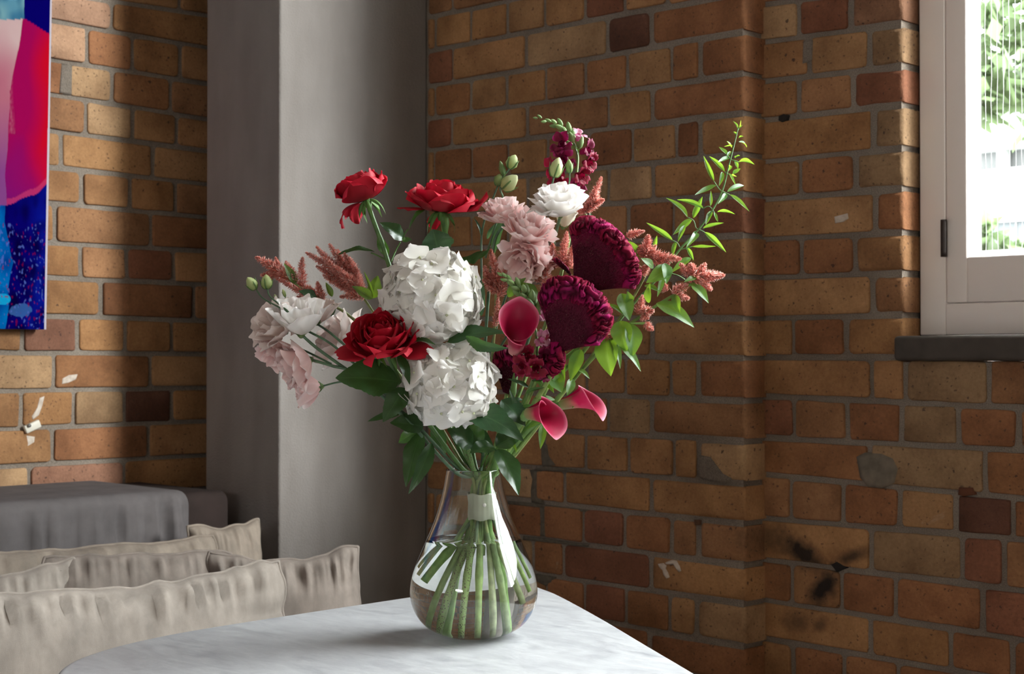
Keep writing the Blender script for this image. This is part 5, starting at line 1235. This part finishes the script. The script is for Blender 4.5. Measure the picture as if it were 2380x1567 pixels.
p6 = cel('salmon celosia plumes just right of the largest cockscomb', [(1505, 615, .02), (1495, 650, .02), (1440, 740, .02), (1320, 900, .02), (1180, 1080, .01)],
         [((1500, 600, .01), (1507, 546, .0), 22), ((1508, 590, .01), (1583, 602, .0), 20), ((1505, 602, .01), (1556, 614, .0), 18), ((1492, 595, .01), (1490, 570, .01), 16), ((1455, 550, .02), (1498, 537, .01), 14), ((1490, 640, .01), (1510, 615, .01), 18), ((1498, 612, .01), (1525, 570, .01), 18)], 6, 0)
p7 = cel('salmon celosia plume reaching furthest right with broad green leaves', [(1640, 640, .0), (1575, 680, .0), (1500, 728, .0), (1420, 790, .0), (1300, 920, .0), (1180, 1070, .0)],
         [((1595, 645, 0), (1684, 640, 0), 24), ((1600, 640, 0), (1581, 612, 0), 14), ((1615, 648, 0), (1654, 674, 0), 18), ((1612, 640, 0), (1605, 612, 0), 18), ((1625, 640, 0), (1640, 612, 0), 14), ((1560, 682, 0), (1600, 664, 0), 18), ((1562, 690, 0), (1602, 694, 0), 18), ((1550, 678, 0), (1545, 660, 0), 14),
          ((1480, 730, 0), (1493, 686, 0), 16), ((1490, 728, 0), (1520, 722, 0), 18), ((1486, 734, 0), (1508, 740, 0), 14), ((1496, 750, -.01), (1517, 768, -.01), 14), ((1400, 775, -.01), (1432, 780, -.01), 16), ((1382, 700, .0), (1406, 712, .0), 10)], 7, 0, .0018, .003, (.15, .25, .06))
twig(p7, [(1466, 752, -.01), (1480, 752, -.01), (1500, 752, -.01)], .0012, .002, (.2, .36, .08))
LV = [((1525, 705), (1615, 759), 46, .09, (.2, -.75, .5)), ((1607, 660), (1648, 704), 30, .08, (.3, -.8, .4)), ((1567, 684), (1580, 728), 24, .05, (-.3, -.9, .2)), ((1507, 704), (1510, 658), 22, .08, (-.4, -.8, .3)), ((1444, 682), (1463, 745), 46, .05, (.2, -.9, .3)), ((1463, 704), (1459, 678), 26, .1, None),
      ((1412, 708), (1452, 733), 17, .1, (0, -.6, .8)), ((1440, 746), (1455, 818), 58, .14, (-.2, -.85, .4)), ((1464, 752), (1470, 832), 50, .14, (.3, -.85, .4)), ((1424, 784), (1492, 862), 32, .10, (.2, -.7, .6)), ((1409, 782), (1419, 874), 64, .08, (-.3, -.9, .2)), ((1416, 784), (1444, 856), 26, .10, (.5, -.7, .4)),
      ((1562, 622), (1502, 657), 44, .06, (.1, -.9, .4)), ((1546, 612), (1549, 660), 30, .08, (.3, -.8, .2)), ((1498, 664), (1534, 678), 20, .06, (0, -.6, .8)), ((1519, 622), (1490, 600), 24, .06, None), ((1541, 640), (1528, 690), 16, .06, None), ((1620, 645), (1590, 655), 16, .06, None)]
for b, t, w_, bd, nr in LV: leaf(p7, (*b, -.005), (*t, -.02), w_, M_celleaf, nr, bd, .22, 0, .03)
LV2 = [((1350, 812), (1325, 886), 38, .05, (-.2, -.9, .2)), ((1310, 792), (1312, 884), 20, .06, (-.5, -.8, .1)), ((1342, 858), (1371, 880), 17, .08, (.2, -.6, .7)), ((1323, 778), (1343, 808), 30, .10, (.3, -.8, .2)), ((1284, 872), (1306, 912), 46, .08, (.1, -.85, .3)), ((1271, 874), (1287, 914), 20, .05, (-.3, -.9, .1)), ((1330, 880), (1318, 920), 26, .05, None),
       ((1262, 984), (1256, 1044), 22, .06, (.2, -.9, .2)), ((1270, 972), (1225, 996), 26, .05, (.1, -.5, .8)), ((1282, 968), (1272, 998), 14, .05, None), ((1191, 1028), (1201, 1052), 9, .05, None), ((1232, 850), (1262, 905), 22, .06, None), ((1290, 930), (1240, 925), 16, .06, None), ((1345, 930), (1330, 948), 14, .1, None), ((1250, 700), (1205, 655), 44, .08, (-.2, -.6, .7)), ((1180, 690), (1222, 645), 30, .06, None), ((1300, 900), (1275, 850), 22, .06, None), ((1270, 900), (1250, 868), 20, .06, None)]
for b, t, w_, bd, nr in LV2: leaf(p6, (*b, -.005), (*t, -.02), w_, M_celleaf, nr, bd, .22, 0, .03)
for b, t, r0, r1 in (((1390, 770, 0), (1300, 870, 0), .0030, .0036), ((1372, 770, .01), (1290, 850, .01), .0032, .0036)):
    twig(p6, [b, ((b[0]+t[0])/2+4, (b[1]+t[1])/2+6, .005), t], r0, r1, (.17, .30, .07))
# trailing vine
v1 = flower('jasmine_vine', 'slender green vine tip with narrow leaves rising highest at right', 'plant')
stem(v1, [(1716, 296, .02), (1708, 330, .02), (1694, 385, .02), (1680, 440, .02), (1655, 490, .02), (1622, 535, .02), (1580, 580, .02), (1530, 645, .02), (1460, 720, .02), (1400, 800, .02), (1290, 940, .02), (1170, 1090, .01)], .0007, .0019, G_VINE, n=60)
VL = [((1659, 421), (1635, 363), 12), ((1684, 399), (1648, 363), 13), ((1691, 361), (1670, 342), 13), ((1717, 377), (1753, 381), 15), ((1664, 431), (1614, 455), 17), ((1679, 400), (1671, 433), 11), ((1694, 403), (1710, 432), 10), ((1690, 446), (1731, 430), 13), ((1696, 453), (1742, 492), 14), ((1687, 449), (1669, 474), 13),
      ((1651, 479), (1652, 443), 9), ((1635, 484), (1573, 463), 13), ((1611, 507), (1633, 457), 15), ((1598, 505), (1549, 459), 15), ((1667, 493), (1708, 497), 11), ((1660, 493), (1668, 517), 10), ((1654, 490), (1640, 524), 13), ((1634, 531), (1683, 518), 12), ((1638, 540), (1688, 587), 15), ((1608, 509), (1564, 547), 17),
      ((1592, 524), (1575, 562), 12), ((1563, 559), (1502, 518), 15), ((1619, 541), (1597, 574), 16), ((1608, 574), (1665, 574), 13), ((1597, 576), (1612, 606), 11), ((1571, 562), (1562, 600), 11), ((1520, 576), (1527, 547), 10), ((1485, 597), (1449, 557), 22), ((1696, 365), (1668, 378), 13), ((1708, 375), (1715, 393), 10), ((1703, 404), (1721, 392), 10),
      ((1717, 330), (1737, 342), 9), ((1700, 343), (1689, 328), 10), ((1715, 300), (1704, 281), 6), ((1717, 300), (1722, 279), 6), ((1713, 314), (1704, 306), 6), ((1717, 322), (1728, 317), 8), ((1606, 600), (1560, 634), 18), ((1698, 352), (1690, 366), 8), ((1701, 408), (1712, 411), 9), ((1714, 306), (1727, 290), 6), ((1704, 338), (1683, 341), 6), ((1709, 368), (1720, 362), 10), ((1692, 398), (1699, 384), 10)]
rv = random.Random(8)
for k, (b, t, w_) in enumerate(VL):
    leaf(v1, (*b, .02+rv.uniform(-.012, .012)), (*t, .02+rv.uniform(-.03, .02)), w_*1.3, M_vineleaf, (rv.uniform(-.3, .6), -.7, rv.uniform(.2, .9)), rv.uniform(-.05, .10), .55, 0, .02)
for pts in ([(1659, 421), (1672, 440), (1684, 447), (1696, 453)], [(1684, 399), (1692, 405), (1694, 404)], [(1598, 505), (1612, 513), (1618, 530), (1630, 536), (1639, 541)], [(1563, 559), (1574, 565), (1580, 575)], [(1635, 484), (1648, 480), (1660, 493)], [(1691, 361), (1697, 370), (1706, 373), (1717, 377)], [(1619, 541), (1600, 560), (1594, 580)], [(1548, 633), (1575, 640), (1592, 650)], [(1608, 574), (1598, 576), (1582, 580)]):
    twig(v1, [(*p, .02) for p in pts], .0008, .0008, G_VINE, 'tendril')

# satin tie round the stems, with a pearl pin
tie = empty('satin_tie', BIND-UPV*.018, 'pale green satin ribbon wrapped round the stems inside the vase neck', 'ribbon')
zs = [(-.0195, 1.0), (-.019, 1.03), (-.008, 1.02), (.004, 1.0), (.016, 1.05), (.0185, 1.06), (.0185, 1.02)]
V = []; nn_ = 72
for z, k in zs:
    for j in range(nn_):
        a = 2*pi*j/nn_; r = BR*1.16*k*(1+.03*math.sin(a*3+1)+.018*math.sin(a*9+z*300)+.012*math.sin(a*17))
        V.append(BIND+RGT*(r*math.cos(a))+AWY*(r*math.sin(a))+UPV*(z+.0012*math.sin(a*5)))
x = N('satin'); x.bsdf(Base_Color=(.42, .44, .33), Roughness=.32, Specular_IOR_Level=.6); M_satin = x.m
link('ribbon_wrap', mesh('ribbon_wrap', V, grid_faces(len(zs), nn_, True)), M_satin, tie)
pp = BIND+RGT*.0045-AWY*(BR*1.16*1.06)+UPV*.003
V, F = lathe([(.0001, -.003)]+[(.003*math.sin(a), -.003*math.cos(a)) for a in np.linspace(.2, pi-.2, 9)]+[(.0001, .003)], 14)
link('pearl_pin', mesh('pearl_pin', [Vector(v)+pp for v in V], F), simple('pearl', (.8, .76, .72), .15), tie)
